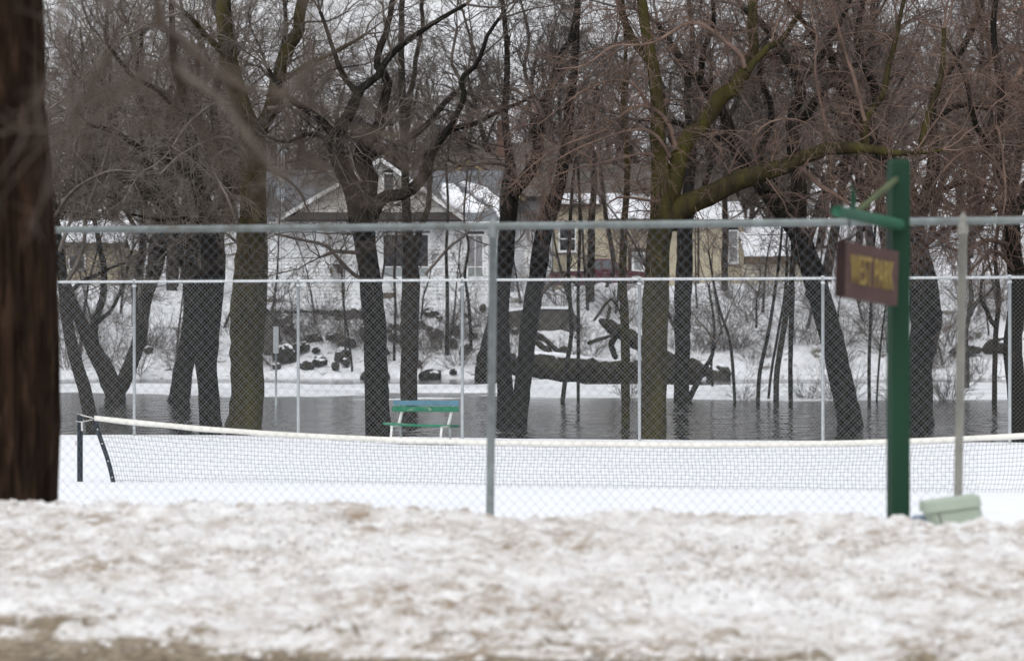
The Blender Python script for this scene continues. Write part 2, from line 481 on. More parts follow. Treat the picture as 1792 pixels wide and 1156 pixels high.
foot_d = 0.52 * np.clip(1.0 - (Dg - ft) / 0.95, 0, 1) + 0.5 * np.clip(1.0 - (Dg - ft) / 0.08, 0, 1) + 0.12 * fbm(Ug * 0.8, Dg, 77, 2)
at = me.attributes.new('grit', 'FLOAT', 'POINT'); at.data.foreach_set('value', foot_d.ravel().astype(np.float32))
tag(obj('snowbank', me, MAT['dirty_snow']), kind='structure')

# loose clods of grit and crusted snow lying on the bank
def clods(name, label, cat, n, smin, smax, mt, seed, foot_bias):
    rg = np.random.default_rng(seed)
    U = rg.uniform(-8.8, -0.2, n * 4); Dd = 13.0 + 3.9 * rg.uniform(0, 1, n * 4) ** foot_bias
    keep = fbm(U * 0.9, Dd * 1.4, seed + 3, 3) + 0.5 * rg.normal(size=n * 4) > 0.25
    U, Dd = U[keep][:n], Dd[keep][:n]; n = len(U)
    r = smin * (smax / smin) ** (rg.uniform(0, 1, n) ** 2.2)
    oc = np.array([(1, 0, 0), (0, 1, 0), (-1, 0, 0), (0, -1, 0), (0, 0, 1), (0, 0, -1)], float)
    tri = np.array([(0, 1, 4), (1, 2, 4), (2, 3, 4), (3, 0, 4), (1, 0, 5), (2, 1, 5), (3, 2, 5), (0, 3, 5)])
    an = rg.uniform(0, 6.28, n); c_, s_ = np.cos(an), np.sin(an)
    P = oc[None] * rg.uniform(0.6, 1.4, (n, 6, 1)) * r[:, None, None]
    P[..., 2] *= 0.75
    P = np.stack([P[..., 0] * c_[:, None] - P[..., 1] * s_[:, None], P[..., 0] * s_[:, None] + P[..., 1] * c_[:, None], P[..., 2]], -1)
    V_ = Dd * CT
    cen = np.stack([U * CT + V_ * ST, -U * ST + V_ * CT, bank_h(U, Dd) + r * 0.25], -1)
    V = (P + cen[:, None]).reshape(-1, 3)
    Q = (tri[None] + (np.arange(n) * 6)[:, None, None]).reshape(-1, 3)
    tag(obj(name, mesh_np(name, V, Q), MAT[mt]), label, cat, kind='stuff')
clods('road_grit', 'dark brown grit and clods strewn over the ploughed snowbank', 'grit', 5200, 0.003, 0.010, 'grit', 501, 1.5)
clods('snow_lumps', 'broken lumps of crusted snow strewn over the ploughed snowbank', 'snow', 2600, 0.008, 0.032, 'lump_snow', 502, 1.2)

# court snow (a slab with a real drop to the river behind the far fence)
us = np.linspace(-75, 45, 200); Dv = np.concatenate([np.linspace(19.8, 55.9, 120), [56.1, 56.35, 56.5, 56.6]])
Xg, Yg, Ug, Vg = uvgrid(us, Dv * CT)
Dg = Vg / CT
Zg = 0.035 + 0.02 * fbm(Ug * 0.35, Dg * 0.35, 3, 3) + 0.006 * fbm(Ug * 2.5, Dg * 2.5, 8, 2) + (Dg > 54) * 0.03
Zg = np.where(Dg > 56.55, -0.6, np.where(Dg > 56.45, -0.15, np.where(Dg > 56.3, Zg - 0.06, Zg)))
tag(obj('snow_covered_court', grid_mesh('snow_covered_court', Xg, Yg, Zg), MAT['clean_snow']), kind='structure')

# river
me = mesh_np('river', [(-500, 45, WATER), (500, 45, WATER), (500, 165, WATER), (-500, 165, WATER)], [(0, 1, 2, 3)])
tag(obj('river', me, MAT['river_water']), kind='structure')

# far bank and the land behind it, one sheet to the horizon
def crest_z(px):
    xs_ = [-2000, -200, 200, 460, 620, 800, 900, 960, 1060, 1300, 1400, 1550, 1700, 1900, 4000]
    ys_ = [470, 480, 500, 530, 526, 524, 510, 506, 500, 500, 500, 480, 455, 450, 430]
    return CAMZ + (HY - np.interp(px, xs_, ys_)) * 162.0 / F
def land_z(X, D):
    px = CX + X / np.minimum(D, 190) * F
    px = CX + X / 160.0 * F
    zt = crest_z(px)
    toe = 146.0 + 1.2 * fbm(X * 0.12, X * 0 + 9.0, 31, 3)
    s = np.clip((D - toe) / (161.5 - toe), 0, 1)
    prof = 0.35 * s + 0.65 * (s * s * (3 - 2 * s))
    z = -0.9 + (zt + 0.9) * prof
    z = np.where(D < toe, -0.9, z)
    z = np.where((D >= toe), np.maximum(z, WATER - 0.02 + 0.25 * np.clip((D - toe) / 0.6, 0, 1)), z)
    rough = np.clip((D - toe) / 1.0, 0, 1) * np.clip((166 - D) / 5, 0.15, 1)
    z = z + rough * (0.22 * fbm(X * 0.5, D * 0.5, 51, 3) + 0.10 * fbm(X * 1.7, D * 1.7, 52, 3))
    back = np.clip((D - 163) / 6, 0, 1)
    z = z - back * 0.35 * (px > 880) * (px < 1500)
    hill = np.clip((D - 172) / 90, 0, 1)
    z = z + hill * (1.5 + 4.0 * np.clip((px - 1350) / 500, 0, 1))
    return z
xs = np.concatenate([np.linspace(-900, -60, 30), np.linspace(-58, 58, 330), np.linspace(60, 900, 30)])
ys = np.concatenate([np.linspace(142, 170, 110), np.linspace(172, 300, 30), np.linspace(330, 2500, 14)])
Xg, Yg = np.meshgrid(xs, ys)
tag(obj('far_bank', grid_mesh('far_bank', Xg, Yg, land_z(Xg, Yg)), MAT['bank_snow']), kind='structure')

def floe(name, pts, z0, z1, seed, step=0.9):
    """ice/snow sheet lying on the water: outline in (photo x, D)"""
    poly = np.array([[(x - CX) / F * D, D] for x, D in pts])
    x0, y0 = poly.min(0) - 0.5; x1, y1 = poly.max(0) + 0.5
    gx = np.arange(x0, x1 + step, step); gy = np.arange(y0, y1 + step, step)
    Xg, Yg = np.meshgrid(gx, gy)
    # signed-ish distance to outline
    d = np.full(Xg.shape, 1e9); ins = np.zeros(Xg.shape, bool)
    n = len(poly)
    for i in range(n):
        a, b = poly[i], poly[(i + 1) % n]
        ab = b - a
        t = np.clip(((Xg - a[0]) * ab[0] + (Yg - a[1]) * ab[1]) / (ab @ ab), 0, 1)
        d = np.minimum(d, np.hypot(Xg - a[0] - t * ab[0], Yg - a[1] - t * ab[1]))
        c = ((a[1] > Yg) != (b[1] > Yg)) & (Xg < (b[0] - a[0]) * (Yg - a[1]) / (b[1] - a[1] + 1e-12) + a[0])
        ins ^= c
    sd = np.where(ins, d, -d) + 0.9 * fbm(Xg * 0.3, Yg * 0.3, seed, 3)
    h = z0 + (z1 - z0) * np.clip(sd / 1.6, -0.4, 1) + 0.06 * fbm(Xg * 0.4, Yg * 0.25, seed + 5, 3) * np.clip(sd, 0, 1)
    h = np.where(sd < -0.3, WATER - 0.5, h)
    return tag(obj(name, grid_mesh(name, Xg, Yg, h), MAT['ice_snow']), kind='structure')
floe('snow_covered_ice', [(-300, 104), (150, 111), (395, 104), (470, 103), (560, 105), (640, 107), (720, 111), (800, 112), (870, 105), (960, 101), (1060, 102), (1120, 102), (1250, 99), (1400, 98), (1600, 100), (1800, 99), (2200, 99),
      (2200, 131), (1600, 131), (1300, 130), (1000, 130), (720, 130), (400, 131), (0, 131), (-300, 131)], WATER - 0.02, WATER + 0.07, 61)
floe('snow_mound', [(850, 114), (900, 107), (960, 104), (1030, 106), (1070, 112), (1040, 121), (960, 127), (880, 124)], WATER - 0.05, WATER + 0.33, 62)
floe('thin_ice', [(500, 98), (560, 97), (660, 98.5), (780, 100), (860, 99), (840, 104), (740, 106), (620, 103)], WATER - 0.05, WATER + 0.012, 64)

# ------------------------------------------------------------------ tree machinery
def grow(S, Dr, Ln, n, wob, grav, rg):
    """batch of branches: starts S, directions Dr, lengths Ln -> points (B,n,3); grav > 0 turns up"""
    B = len(S)
    P = np.zeros((B, n, 3)); P[:, 0] = S
    d = Dr.copy(); st = (Ln / (n - 1))[:, None]
    for i in range(1, n):
        d = d + wob * rg.normal(size=(B, 3))
        d[:, 2] += grav
        d /= np.linalg.norm(d, axis=1, keepdims=True)
        P[:, i] = P[:, i - 1] + d * st
    return P

def spawn(P, Rd, cnt, t0, t1, ang, lenf, radf, rmin, rg, lens=None, upbias=0.0):
    """children of every branch in the batch -> starts, dirs, lengths, radii"""
    B, n, _ = P.shape
    if np.isscalar(cnt): cnt = np.full(B, cnt)
    b = np.repeat(np.arange(B), cnt); K = len(b)
    t = rg.uniform(t0, t1, K) * (n - 1)
    i = np.minimum(t.astype(int), n - 2); f = (t - i)[:, None]
    S = P[b, i] * (1 - f) + P[b, i + 1] * f
    T = P[b, i + 1] - P[b, i]; T /= np.linalg.norm(T, axis=1, keepdims=True) + 1e-9
    rnd = rg.normal(size=(K, 3)); rnd[:, 2] += upbias
    pr = rnd - (rnd * T).sum(1, keepdims=True) * T; pr /= np.linalg.norm(pr, axis=1, keepdims=True) + 1e-9
    a = rg.normal(ang, 0.22, K)[:, None]
    D = np.cos(a) * T + np.sin(a) * pr
    if lens is None:
        lens = np.linalg.norm(np.diff(P, axis=1), axis=2).sum(1)
    L = lens[b] * lenf * rg.uniform(0.55, 1.25, K) * (1.15 - 0.5 * t / (n - 1))
    Rr = Rd[b, i] * (1 - f[:, 0]) + Rd[b, i + 1] * f[:, 0]
    return S, D, L, np.maximum(Rr * radf, rmin)

def taper(r0, n, end):
    return r0[:, None] * np.linspace(1, end, n)[None, :]

def catmull(pts, n):
    pts = np.array(pts, float)
    seg = np.linalg.norm(np.diff(pts[:, :3], axis=0), axis=1); u = np.concatenate([[0], np.cumsum(seg)])
    tt = np.linspace(0, u[-1], n); out = np.zeros((n, pts.shape[1]))
    p = np.vstack([2 * pts[0] - pts[1], pts, 2 * pts[-1] - pts[-2]])
    k = np.clip(np.searchsorted(u, tt, side='right') - 1, 0, len(seg) - 1)
    f = ((tt - u[k]) / seg[k])[:, None]
    a, b, c, d = p[k], p[k + 1], p[k + 2], p[k + 3]
    out = 0.5 * (2 * b + (c - a) * f + (2 * a - 5 * b + 4 * c - d) * f ** 2 + (3 * b - a - 3 * c + d) * f ** 3)
    out[:, 3:] = np.maximum(out[:, 3:], pts[:, 3:].min())
    return out

def limb_pts(px, D, dd, rg, gnarl=0.25):
    """traced limb [(x, y, width px)] at distance D, its end dd metres nearer (-) or farther (+)"""
    px = np.array(px, float); m = len(px)
    s = np.concatenate([[0], np.cumsum(np.hypot(*np.diff(px[:, :2], axis=0).T))]); s /= s[-1]
    if np.isscalar(dd): dep = D + dd * s ** 1.15
    else: dep = D + np.interp(s, np.linspace(0, 1, len(dd)), dd)
    w = np.array([[*PX(x, y, d), wd * d / F / 2] for (x, y, wd), d in zip(px, dep)])
    L = np.linalg.norm(np.diff(w[:, :3], axis=0), axis=1).sum()
    n = max(10, min(60, int(L * 5)))
    o = catmull(w, n)
    k = rg.normal(size=(n, 3)); k = (k + np.roll(k, 1, 0) + np.roll(k, -1, 0)) / 2
    k[0] = k[-1] = 0
    o[:, :3] += k * o[:, 3:4] * gnarl
    return o

def thick_tube(o, sides, rg, rough=0.07):
    """bark-rough tube for a trunk or limb"""
    n = len(o)
    V, Q = tubes(o[None, :, :3], o[None, :, 3], sides)
    V = V.reshape(n, sides, 3)
    a = np.arange(sides) / sides * 2 * math.pi
    ph = rg.uniform(0, 6.28, 4)
    f = sum(np.sin(a * k + ph[i] + 0.5 * np.sin(np.arange(n)[:, None] * 0.12 + i)) / (i + 1.2) for i, k in enumerate((2, 3, 5, 7)))
    f = 1 + rough * 0.55 * f + rough * 0.5 * rg.normal(size=(n, sides))
    V = o[:, None, :3] + (V - o[:, None, :3]) * f[:, :, None]
    return V.reshape(-1, 3), Q

def merge(vqs):
    Vs, Qs, o = [], [], 0
    for V, Q in vqs:
        Vs.append(V); Qs.append(Q + o); o += len(V)
    return np.vstack(Vs), np.vstack(Qs)

NTRI = [0]
def add_part(name, V, Q, m, parent, smooth=True):
    b = np.array(parent.location)
    NTRI[0] += 2 * len(Q)
    return obj(name, mesh_np(name, V - b, Q, smooth), m, parent)

def tree(name, label, D, trunks, limbs, bark, twig, group=None, seed=1, dens=3.0, l1=(0.8, 2.4), grav=0.0, clear=1.6, n2=6, n3=5,
         tr=0.0042, zmax=13.0, tips=True, l2=0.42, l3=0.42, wob=0.16, upb=0.3):
    """trunks / limbs: [(pixels, depth drift)] ; twigs are grown on the limbs above `clear` metres"""
    rg = np.random.default_rng(seed)
    b = trunks[0][0][0]
    base = PX(b[0], b[1], D); base[2] = max(base[2], WATER)
    t = thing(name, label, 'tree', base, group)
    skel = []
    for px, dd in trunks:
        o = limb_pts([(x, y, w * 0.93) for x, y, w in px], D, dd, rg, 0.05)
        # root end runs on below the water / snow
        r = o[0].copy(); r[2] -= 0.8; r[3] *= 1.12
        o = np.vstack([r, o])
        V, Q = thick_tube(o, 14, rg)
        add_part('trunk', V, Q, MAT[bark], t)
        skel.append(o)
    for px, dd in limbs:
        d0 = 0.0
        o = limb_pts(px, D, dd, rg, 0.35)
        big = o[0, 3] > 0.058
        V, Q = thick_tube(o, 10 if big else 6, rg, 0.08)
        add_part('limb', V, Q, MAT[bark if big else twig], t)
        skel.append(o)
    # continuation above traced tips
    ext = []
    if tips:
        for o in skel:
            r_end = o[-1, 3]
            if r_end < 0.018 or (r_end > 0.06 and o[-1, 2] < 5.5): continue
            T = o[-1, :3] - o[-3, :3]; T /= np.linalg.norm(T)
            k = 3
            S = np.repeat(o[-1:, :3], k, 0); Dr = T[None] + 0.45 * rg.normal(size=(k, 3)); Dr[:, 2] += 0.25
            Dr /= np.linalg.norm(Dr, axis=1, keepdims=True)
            P = grow(S, Dr, rg.uniform(1.5, 3.2, k) * min(1.6, 0.6 + r_end * 8), 10, 0.18, 0.03, rg)
            Rd = taper(np.full(k, r_end * 0.7), 10, 0.15)
            ext.append((P, Rd))
    parts = []
    S1, D1, L1, R1 = [], [], [], []
    for o in skel:
        P = o[None, :, :3]; Rd = o[None, :, 3]
        L = np.linalg.norm(np.diff(o[:, :3], axis=0), axis=1).sum()
        c = max(1, int(L * dens))
        S, Dr, Ln, Rr = spawn(P, Rd, c, 0.05, 1.0, 1.05, 1.0, 0.35, 0.007, rg, lens=np.array([1.0]), upbias=upb)
        keep = (S[:, 2] > clear)
        m = keep.sum()
        S1.append(S[keep]); D1.append(Dr[keep]); L1.append(rg.uniform(*l1, m)); R1.append(np.minimum(Rr[keep], rg.uniform(0.009, 0.022, m)))
    for P, Rd in ext:
        parts.append(tubes(P, Rd, 5))
        S, Dr, Ln, Rr = spawn(P, Rd, 5, 0.15, 1.0, 0.9, 1, 0.5, 0.007, rg, lens=np.ones(len(P)))
        S1.append(S); D1.append(Dr); L1.append(rg.uniform(*l1, len(S))); R1.append(np.minimum(Rr, 0.02))
    S1, D1, L1, R1 = map(np.concatenate, (S1, D1, L1, R1))
    P1 = grow(S1, D1, L1, 8, wob, grav, rg); Rd1 = taper(R1, 8, 0.3)
    parts.append(tubes(P1, Rd1, 3))
    S, Dr, Ln, Rr = spawn(P1, Rd1, n2, 0.15, 1.0, 0.75, l2, 0.6, tr * 1.15, rg)
    vis = S[:, 2] < CAMZ + HY / F * D + 2.4
    S, Dr, Ln, Rr = S[vis], Dr[vis], Ln[vis], Rr[vis]
    P2 = grow(S, Dr, Ln, 5, wob * 1.3, grav * 1.4, rg); Rd2 = taper(np.minimum(Rr, 0.009), 5, 0.45)
    parts.append(tubes(P2, np.maximum(Rd2, tr * 0.7), 3))
    S, Dr, Ln, Rr = spawn(P2, Rd2, n3, 0.2, 1.0, 0.7, l3, 0.8, tr * 0.8, rg)
    Ln = np.maximum(Ln, 0.10)
    vis = S[:, 2] < CAMZ + HY / F * D + 2.0
    S, Dr, Ln = S[vis], Dr[vis], Ln[vis]
    P3 = grow(S, Dr, Ln, 3, wob * 1.6, grav * 1.6, rg); Rd3 = taper(np.full(len(S), tr * 0.85), 3, 0.5)
    tw = tubes(P3, Rd3, 3)
    V, Q = merge(parts)
    tag(add_part('branches', V, Q, MAT[twig], t), kind='stuff')
    V, Q = tw
    tag(add_part('twigs', V, Q, MAT[twig], t), kind='stuff')
    return t

# ------------------------------------------------------------------ fences
def fence_mesh(P0, P1, zb, zt, pitch, wr, mt, parent, seed):
    """woven chain link between two ground points"""
    a, b = np.array(P0[:2], float), np.array(P1[:2], float)
    L = np.linalg.norm(b - a); t = (b - a) / L; nrm = np.array([-t[1], t[0]])
    nw = int(L / pitch); nz = int((zt - zb) / pitch) + 1
    k = np.arange(nz); z = zt - k * pitch
    w = np.arange(nw)[:, None]
    # each wire zigzags one diamond wide and hooks round its neighbours
    s = (w + 0.5 + np.where((k[None] + w) % 2 == 0, -0.5, 0.5) * 1.02) * pitch
    rgl = np.random.default_rng(seed)
    s = s + 0.03 * pitch * rgl.normal(size=s.shape)
    off = np.where(k % 2 == 0, wr, -wr)[None, :] + 0.010 * np.sin(s * 0.9)
    P = np.zeros((nw, nz, 3))
    P[..., 0] = a[0] + t[0] * s + nrm[0] * off; P[..., 1] = a[1] + t[1] * s + nrm[1] * off; P[..., 2] = z[None]
    V, Q = tubes(P, np.full((nw, nz), wr), 3)
    return tag(add_part('chain_link_mesh', V, Q, mt, parent, False), kind='stuff')

# far fence
DF = 55.5
fz = 2.75
fx = [-340, -52, 235, 522, 809, 1119, 1440, 1767, 2095]
pA, pB = np.array([*UV(*u_at(fx[0], DF))[:2], 0]), np.array([*UV(*u_at(fx[-1], DF))[:2], 0])
ff = thing('chain_link_fence', 'bright galvanised chain-link fence at the river side of the court', 'fence', (pA + pB) / 2)
fb = np.array(ff.location)
u0, v0 = u_at(fx[0], DF); u1, _ = u_at(fx[-1], DF)
for x in fx:
    u, v = u_at(x, DF)
    p = UV(u, v)
    m = MB().tube([(p[0], p[1], -0.3), (p[0], p[1], fz + 0.02)], 0.027, 8)
    po = obj('post', m.mesh('post', fb, True), MAT['galvanised'], ff)
    obj('clamp', MB().tube([(p[0], p[1], fz - 0.09), (p[0], p[1], fz - 0.05)], 0.036, 8).mesh('clamp', fb, True), MAT['galvanised_bright'], po)
    c = MB()
    c.tube([(p[0], p[1], fz + 0.02), (p[0], p[1], fz + 0.038), (p[0], p[1], fz + 0.046)], [0.034, 0.026, 0.006], 8)
    obj('post_cap', c.mesh('post_cap', fb, True), MAT['galvanised_bright'], po)
    for zt in np.arange(0.5, 2.5, 0.45):
        pass
a, b = UV(u0, v0 - 0.0, fz), UV(u1, v0, fz)
obj('top_rail', MB().tube([a, b], 0.023, 8).mesh('top_rail', fb, True), MAT['galvanised_bright'], ff)
# tie wires wound round the rail
V = MB()
for u in np.arange(u0, u1, 0.30):
    q = UV(u, v0, fz)
    ang = np.linspace(0, 2 * math.pi, 7)
    V.tube([UV(u + 0.03 * (i / 6), v0 + 0.028 * math.cos(g), fz + 0.028 * math.sin(g)) for i, g in enumerate(ang)], 0.004, 3, False)
tag(obj('tie_wire', V.mesh('tie_wire', fb), MAT['galvanised_bright'], ff), kind='stuff')
pa, pb = UV(u0 + 2.9, v0 - 0.035), UV(u1 - 1.5, v0 - 0.035)
fence_mesh(pa, pb, -0.05, fz + 0.055, 0.0350, 0.0018, MAT['wire'], ff, 3)

# near fence
DN = 21.3
nz_ = 2.54
nf = thing('chain_link_fence', 'dull galvanised chain-link fence nearest the road, out of focus', 'fence', (0.0, DN, 0))
nb = np.array(nf.location)
nx = [-770, 52, 862, 1683, 2480]
lean = {862: (0.018, 0.0), 1683: (0.028, 0.0)}
for x in nx:
    u, v = u_at(x, DN)
    p = UV(u, v); lx, ly = lean.get(x, (0.0, 0.0))
    mt = MAT['galvanised_pale'] if x == 1683 else MAT['galvanised_dull']
    zt = nz_ - 0.004
    po = obj('post', MB().tube([(p[0] - lx * 1.6, p[1] - ly, -0.4), (p[0] + lx * 0.3, p[1] + ly, zt)], 0.0265, 12).mesh('post', nb, True), mt, nf)
    q = np.array([p[0] + lx * 0.3, p[1], zt])
    c = MB().tube([q + (0, 0, -0.08), q + (0, 0, 0.0), q + (0, 0, 0.03), q + (0, 0, 0.06)], [0.034, 0.034, 0.022, 0.005], 10)
    obj('post_cap', c.mesh('post_cap', nb, True), mt, po)
u0, v0 = u_at(nx[0], DN); u1, _ = u_at(nx[-1], DN)
obj('top_rail', MB().tube([UV(u0, v0, nz_), UV((u0 + u1) / 2, v0, nz_ - 0.008), UV(u1, v0, nz_)], 0.0235, 12).mesh('top_rail', nb, True), MAT['galvanised_dull'], nf)
fence_mesh(UV(u0 + 2.6, v0 - 0.04), UV(u1 - 2.6, v0 - 0.04), 0.0, nz_ + 0.02, 0.0357, 0.0015, MAT['wire_near'], nf, 4)

# ------------------------------------------------------------------ tennis net
DNET = 39.0
uL, vN = u_at(140, DNET)
uR = uL + 12.8
uC = uL + 6.6
nb = UV(uL, vN, 0.0)
net = thing('tennis_net', 'sagging black tennis net with white top tape standing in the snow', 'net', nb)
def net_top(u):
    return 0.572 + 0.27 * (np.abs(u - uC) / 6.5) ** 2.4
for k, u in enumerate((uL, uR)):
    p = UV(u, vN)
    ztop = 0.815
    po = obj('post', MB().tube([(p[0], p[1], -0.25), (p[0], p[1], ztop)], 0.036, 14).mesh('post', nb, True), MAT['post_black'], net)
    c = MB().tube([(p[0], p[1], ztop - 0.03), (p[0], p[1], ztop), (p[0], p[1], ztop + 0.03), (p[0], p[1], ztop + 0.045)], [0.038, 0.040, 0.030, 0.008], 12)
    obj('post_cap', c.mesh('post_cap', nb, True), MAT['post_black'], po)
    s = 1 if k == 0 else -1
    ti = u + s * 0.14
    cab = MB()
    cab.tube([UV(u - s * 0.02, vN - 0.02, ztop + 0.035), UV(u + s * 0.07, vN - 0.03, ztop + 0.015), UV(u + s * 0.24, vN, ztop - 0.03)], 0.006, 6)
    cab.tube([UV(u - s * 0.045, vN - 0.03, ztop - 0.055), UV(u + s * 0.05, vN - 0.05, ztop - 0.06), UV(u + s * 0.16, vN - 0.01, ztop - 0.035), UV(u + s * 0.3, vN, ztop - 0.02)], 0.005, 6)
    cab.tube([UV(u + s * 0.045, vN - 0.05, ztop - 0.06), UV(u + s * 0.05, vN - 0.05, ztop - 0.17)], 0.010, 6)
    cab.tube([UV(u - s * 0.05, vN - 0.02, ztop - 0.3), UV(u - s * 0.05, vN - 0.02, ztop - 0.36)], 0.012, 6)
    obj('tension_rope', cab.mesh('tension_rope', nb, True), MAT['rope'], net)
us = np.linspace(uL + 0.20, uR - 0.20, 160)
zt = net_top(us); zt[0] += 0.0
th_ = 0.012
V, Q = [], []
for i, u in enumerate(us):
    wv = 0.012 * math.sin(u * 2.3) + 0.01 * math.sin(u * 5.1)
    h = 0.066 + 0.004 * math.sin(u * 7)
    for dz, dv in ((0, -th_), (0, th_), (-h, th_ * 1.1), (-h, -th_ * 1.1)):
        V.append(UV(u, vN + dv + wv, zt[i] + dz))
n = len(us)
for i in range(n - 1):
    for j in range(4):
        Q.append((i * 4 + j, i * 4 + (j + 1) % 4, (i + 1) * 4 + (j + 1) % 4, (i + 1) * 4 + j))
Q.append((0, 1, 2, 3)); Q.append(((n - 1) * 4 + 3, (n - 1) * 4 + 2, (n - 1) * 4 + 1, (n - 1) * 4))
add_part('top_tape', np.array(V), np.array(Q), MAT['net_tape'], net, False)
# netting
def netp(s, w):
    """s metres along the net, w 0 top .. 1 bottom"""
    u = s
    sh = 0.33 * w * np.exp(-np.maximum(s - uL, 0) / 1.1) - 0.33 * w * np.exp(-np.maximum(uR - s, 0) / 1.1)
    top = net_top(u) - 0.06
    zb = -0.02
    z = top + (zb - top) * w
    dv = 0.012 * np.sin(u * 2.3) + 0.05 * w * np.sin(u * 1.3 + 0.5) * (w > 0)
    z = z + 0.004 * np.sin(u * 3.1 + w * 9)
    uu = u + sh + 0.010 * np.sin(w * 7 + u * 1.7)
    return np.stack([uu * CT + (vN + dv) * ST, -uu * ST + (vN + dv) * CT, z], axis=-1)
pit = 0.0455
sv = np.arange(uL + 0.24, uR - 0.22, pit); wv = np.linspace(0, 1, 12)
S_, W_ = np.meshgrid(sv, wv, indexing='ij')
S_ = S_ + 0.05 * pit * rng.normal(size=S_.shape)
nt1 = tubes(netp(S_, W_), np.full(S_.shape, 0.0017), 3)
wl = np.linspace(0.02, 1.0, 14); sl = np.linspace(uL + 0.24, uR - 0.22, 150)
W2, S2 = np.meshgrid(wl, sl, indexing='ij')
W2 = W2 + 0.004 * rng.normal(size=W2.shape)
nt2 = tubes(netp(S2, W2), np.full(S2.shape, 0.0017), 3)
V, Q = merge([nt1, nt2])
tag(add_part('netting', V, Q, MAT['net_cord'], net, False), kind='stuff')
# slanted side bands with grommets
for s_, sg in ((uL + 0.21, 1), (uR - 0.21, -1)):
    pts = [netp(np.array(s_), np.array(w)) for w in np.linspace(-0.06, 1.0, 8)]
    m = MB()
    for a, b in zip(pts[:-1], pts[1:]):
        m.bar(a, b, 0.055, 0.012, up=(0, 1, 0))
    bo = obj('side_band', m.mesh('side_band', nb), MAT['post_black'], net)
    for w in (0.14, 0.36, 0.62, 0.88):
        q = netp(np.array(s_), np.array(w))
        g = MB().tube([q + (0, -0.014, 0), q + (0, -0.008, 0)], 0.008, 8)
        obj('grommet', g.mesh('grommet', nb), MAT['net_tape'], bo)

# ------------------------------------------------------------------ bench
def bench():
    Db = 53.2
    uc, vc = u_at(742, Db)
    b = UV(uc, vc, 0.0)
    t = thing('park_bench', 'slatted bench with blue and green boards on white legs behind the net', 'bench', b)
    Lh = 0.56
    def board(name, u0, u1, v0, v1, z0, z1, mt, tilt=0.0, sag=0.0):
        m = MB()
        n = 6
        us = np.linspace(u0, u1, n)
        vs = []
        for u in us:
            s = -sag * (1 - ((u - uc) / Lh) ** 2)
            z_ = s + 0.03 * tilt * (u - uc)
            for v, z in ((v0, z0), (v1, z0), (v1, z1), (v0, z1)):
                vs.append(UV(u, v, z + z_))
        fs = [(0, 1, 2, 3), tuple((n - 1) * 4 + i for i in (3, 2, 1, 0))]
        for i in range(n - 1):
            for j in range(4):
                fs.append((i * 4 + j, (i + 1) * 4 + j, (i + 1) * 4 + (j + 1) % 4, i * 4 + (j + 1) % 4))
        m.add(vs, fs)
        return obj(name, m.mesh(name, b), mt, t)
    vb = vc + 0.16
    board('back_slat', uc - Lh, uc + Lh, vb - 0.062, vb - 0.032, 0.670, 0.752, MAT['bench_blue'])
    board('back_slat', uc - Lh - 0.01, uc + Lh + 0.01, vb - 0.110, vb - 0.078, 0.570, 0.658, MAT['bench_green'])
    for k, v in enumerate((-0.34, -0.22, -0.10, 0.02)):
        board('seat_slat', uc - Lh - 0.03 + 0.01 * k, uc + Lh - 0.02 + 0.01 * k, vc + v, vc + v + 0.105, 0.350 - 0.006 * k, 0.388 - 0.006 * k, MAT['bench_green_dark' if k else 'bench_green'], tilt=-0.8, sag=0.012)
    for u in (uc - 0.45, uc + 0.40):
        f = MB(); f.bar(UV(u, vc - 0.30, 0.36), UV(u - 0.03, vc - 0.36, -0.15), 0.036, 0.034)
        obj('front_leg', f.mesh('front_leg', b), MAT['bench_white'], t)
        f = MB(); f.bar(UV(u + 0.01, vc + 0.02, 0.35), UV(u + 0.06, vb, 0.74), 0.036, 0.034)
        obj('back_support', f.mesh('back_support', b), MAT['bench_white'], t)
        f = MB(); f.bar(UV(u + 0.02, vc + 0.05, 0.36), UV(u + 0.03, vc + 0.12, -0.15), 0.035, 0.035)
        obj('rear_leg', f.mesh('rear_leg', b), MAT['galvanised'], t)
        f = MB(); f.bar(UV(u, vc - 0.33, 0.335), UV(u, vc + 0.10, 0.325), 0.04, 0.03)
        obj('seat_support', f.mesh('seat_support', b), MAT['bench_white'], t)
bench()

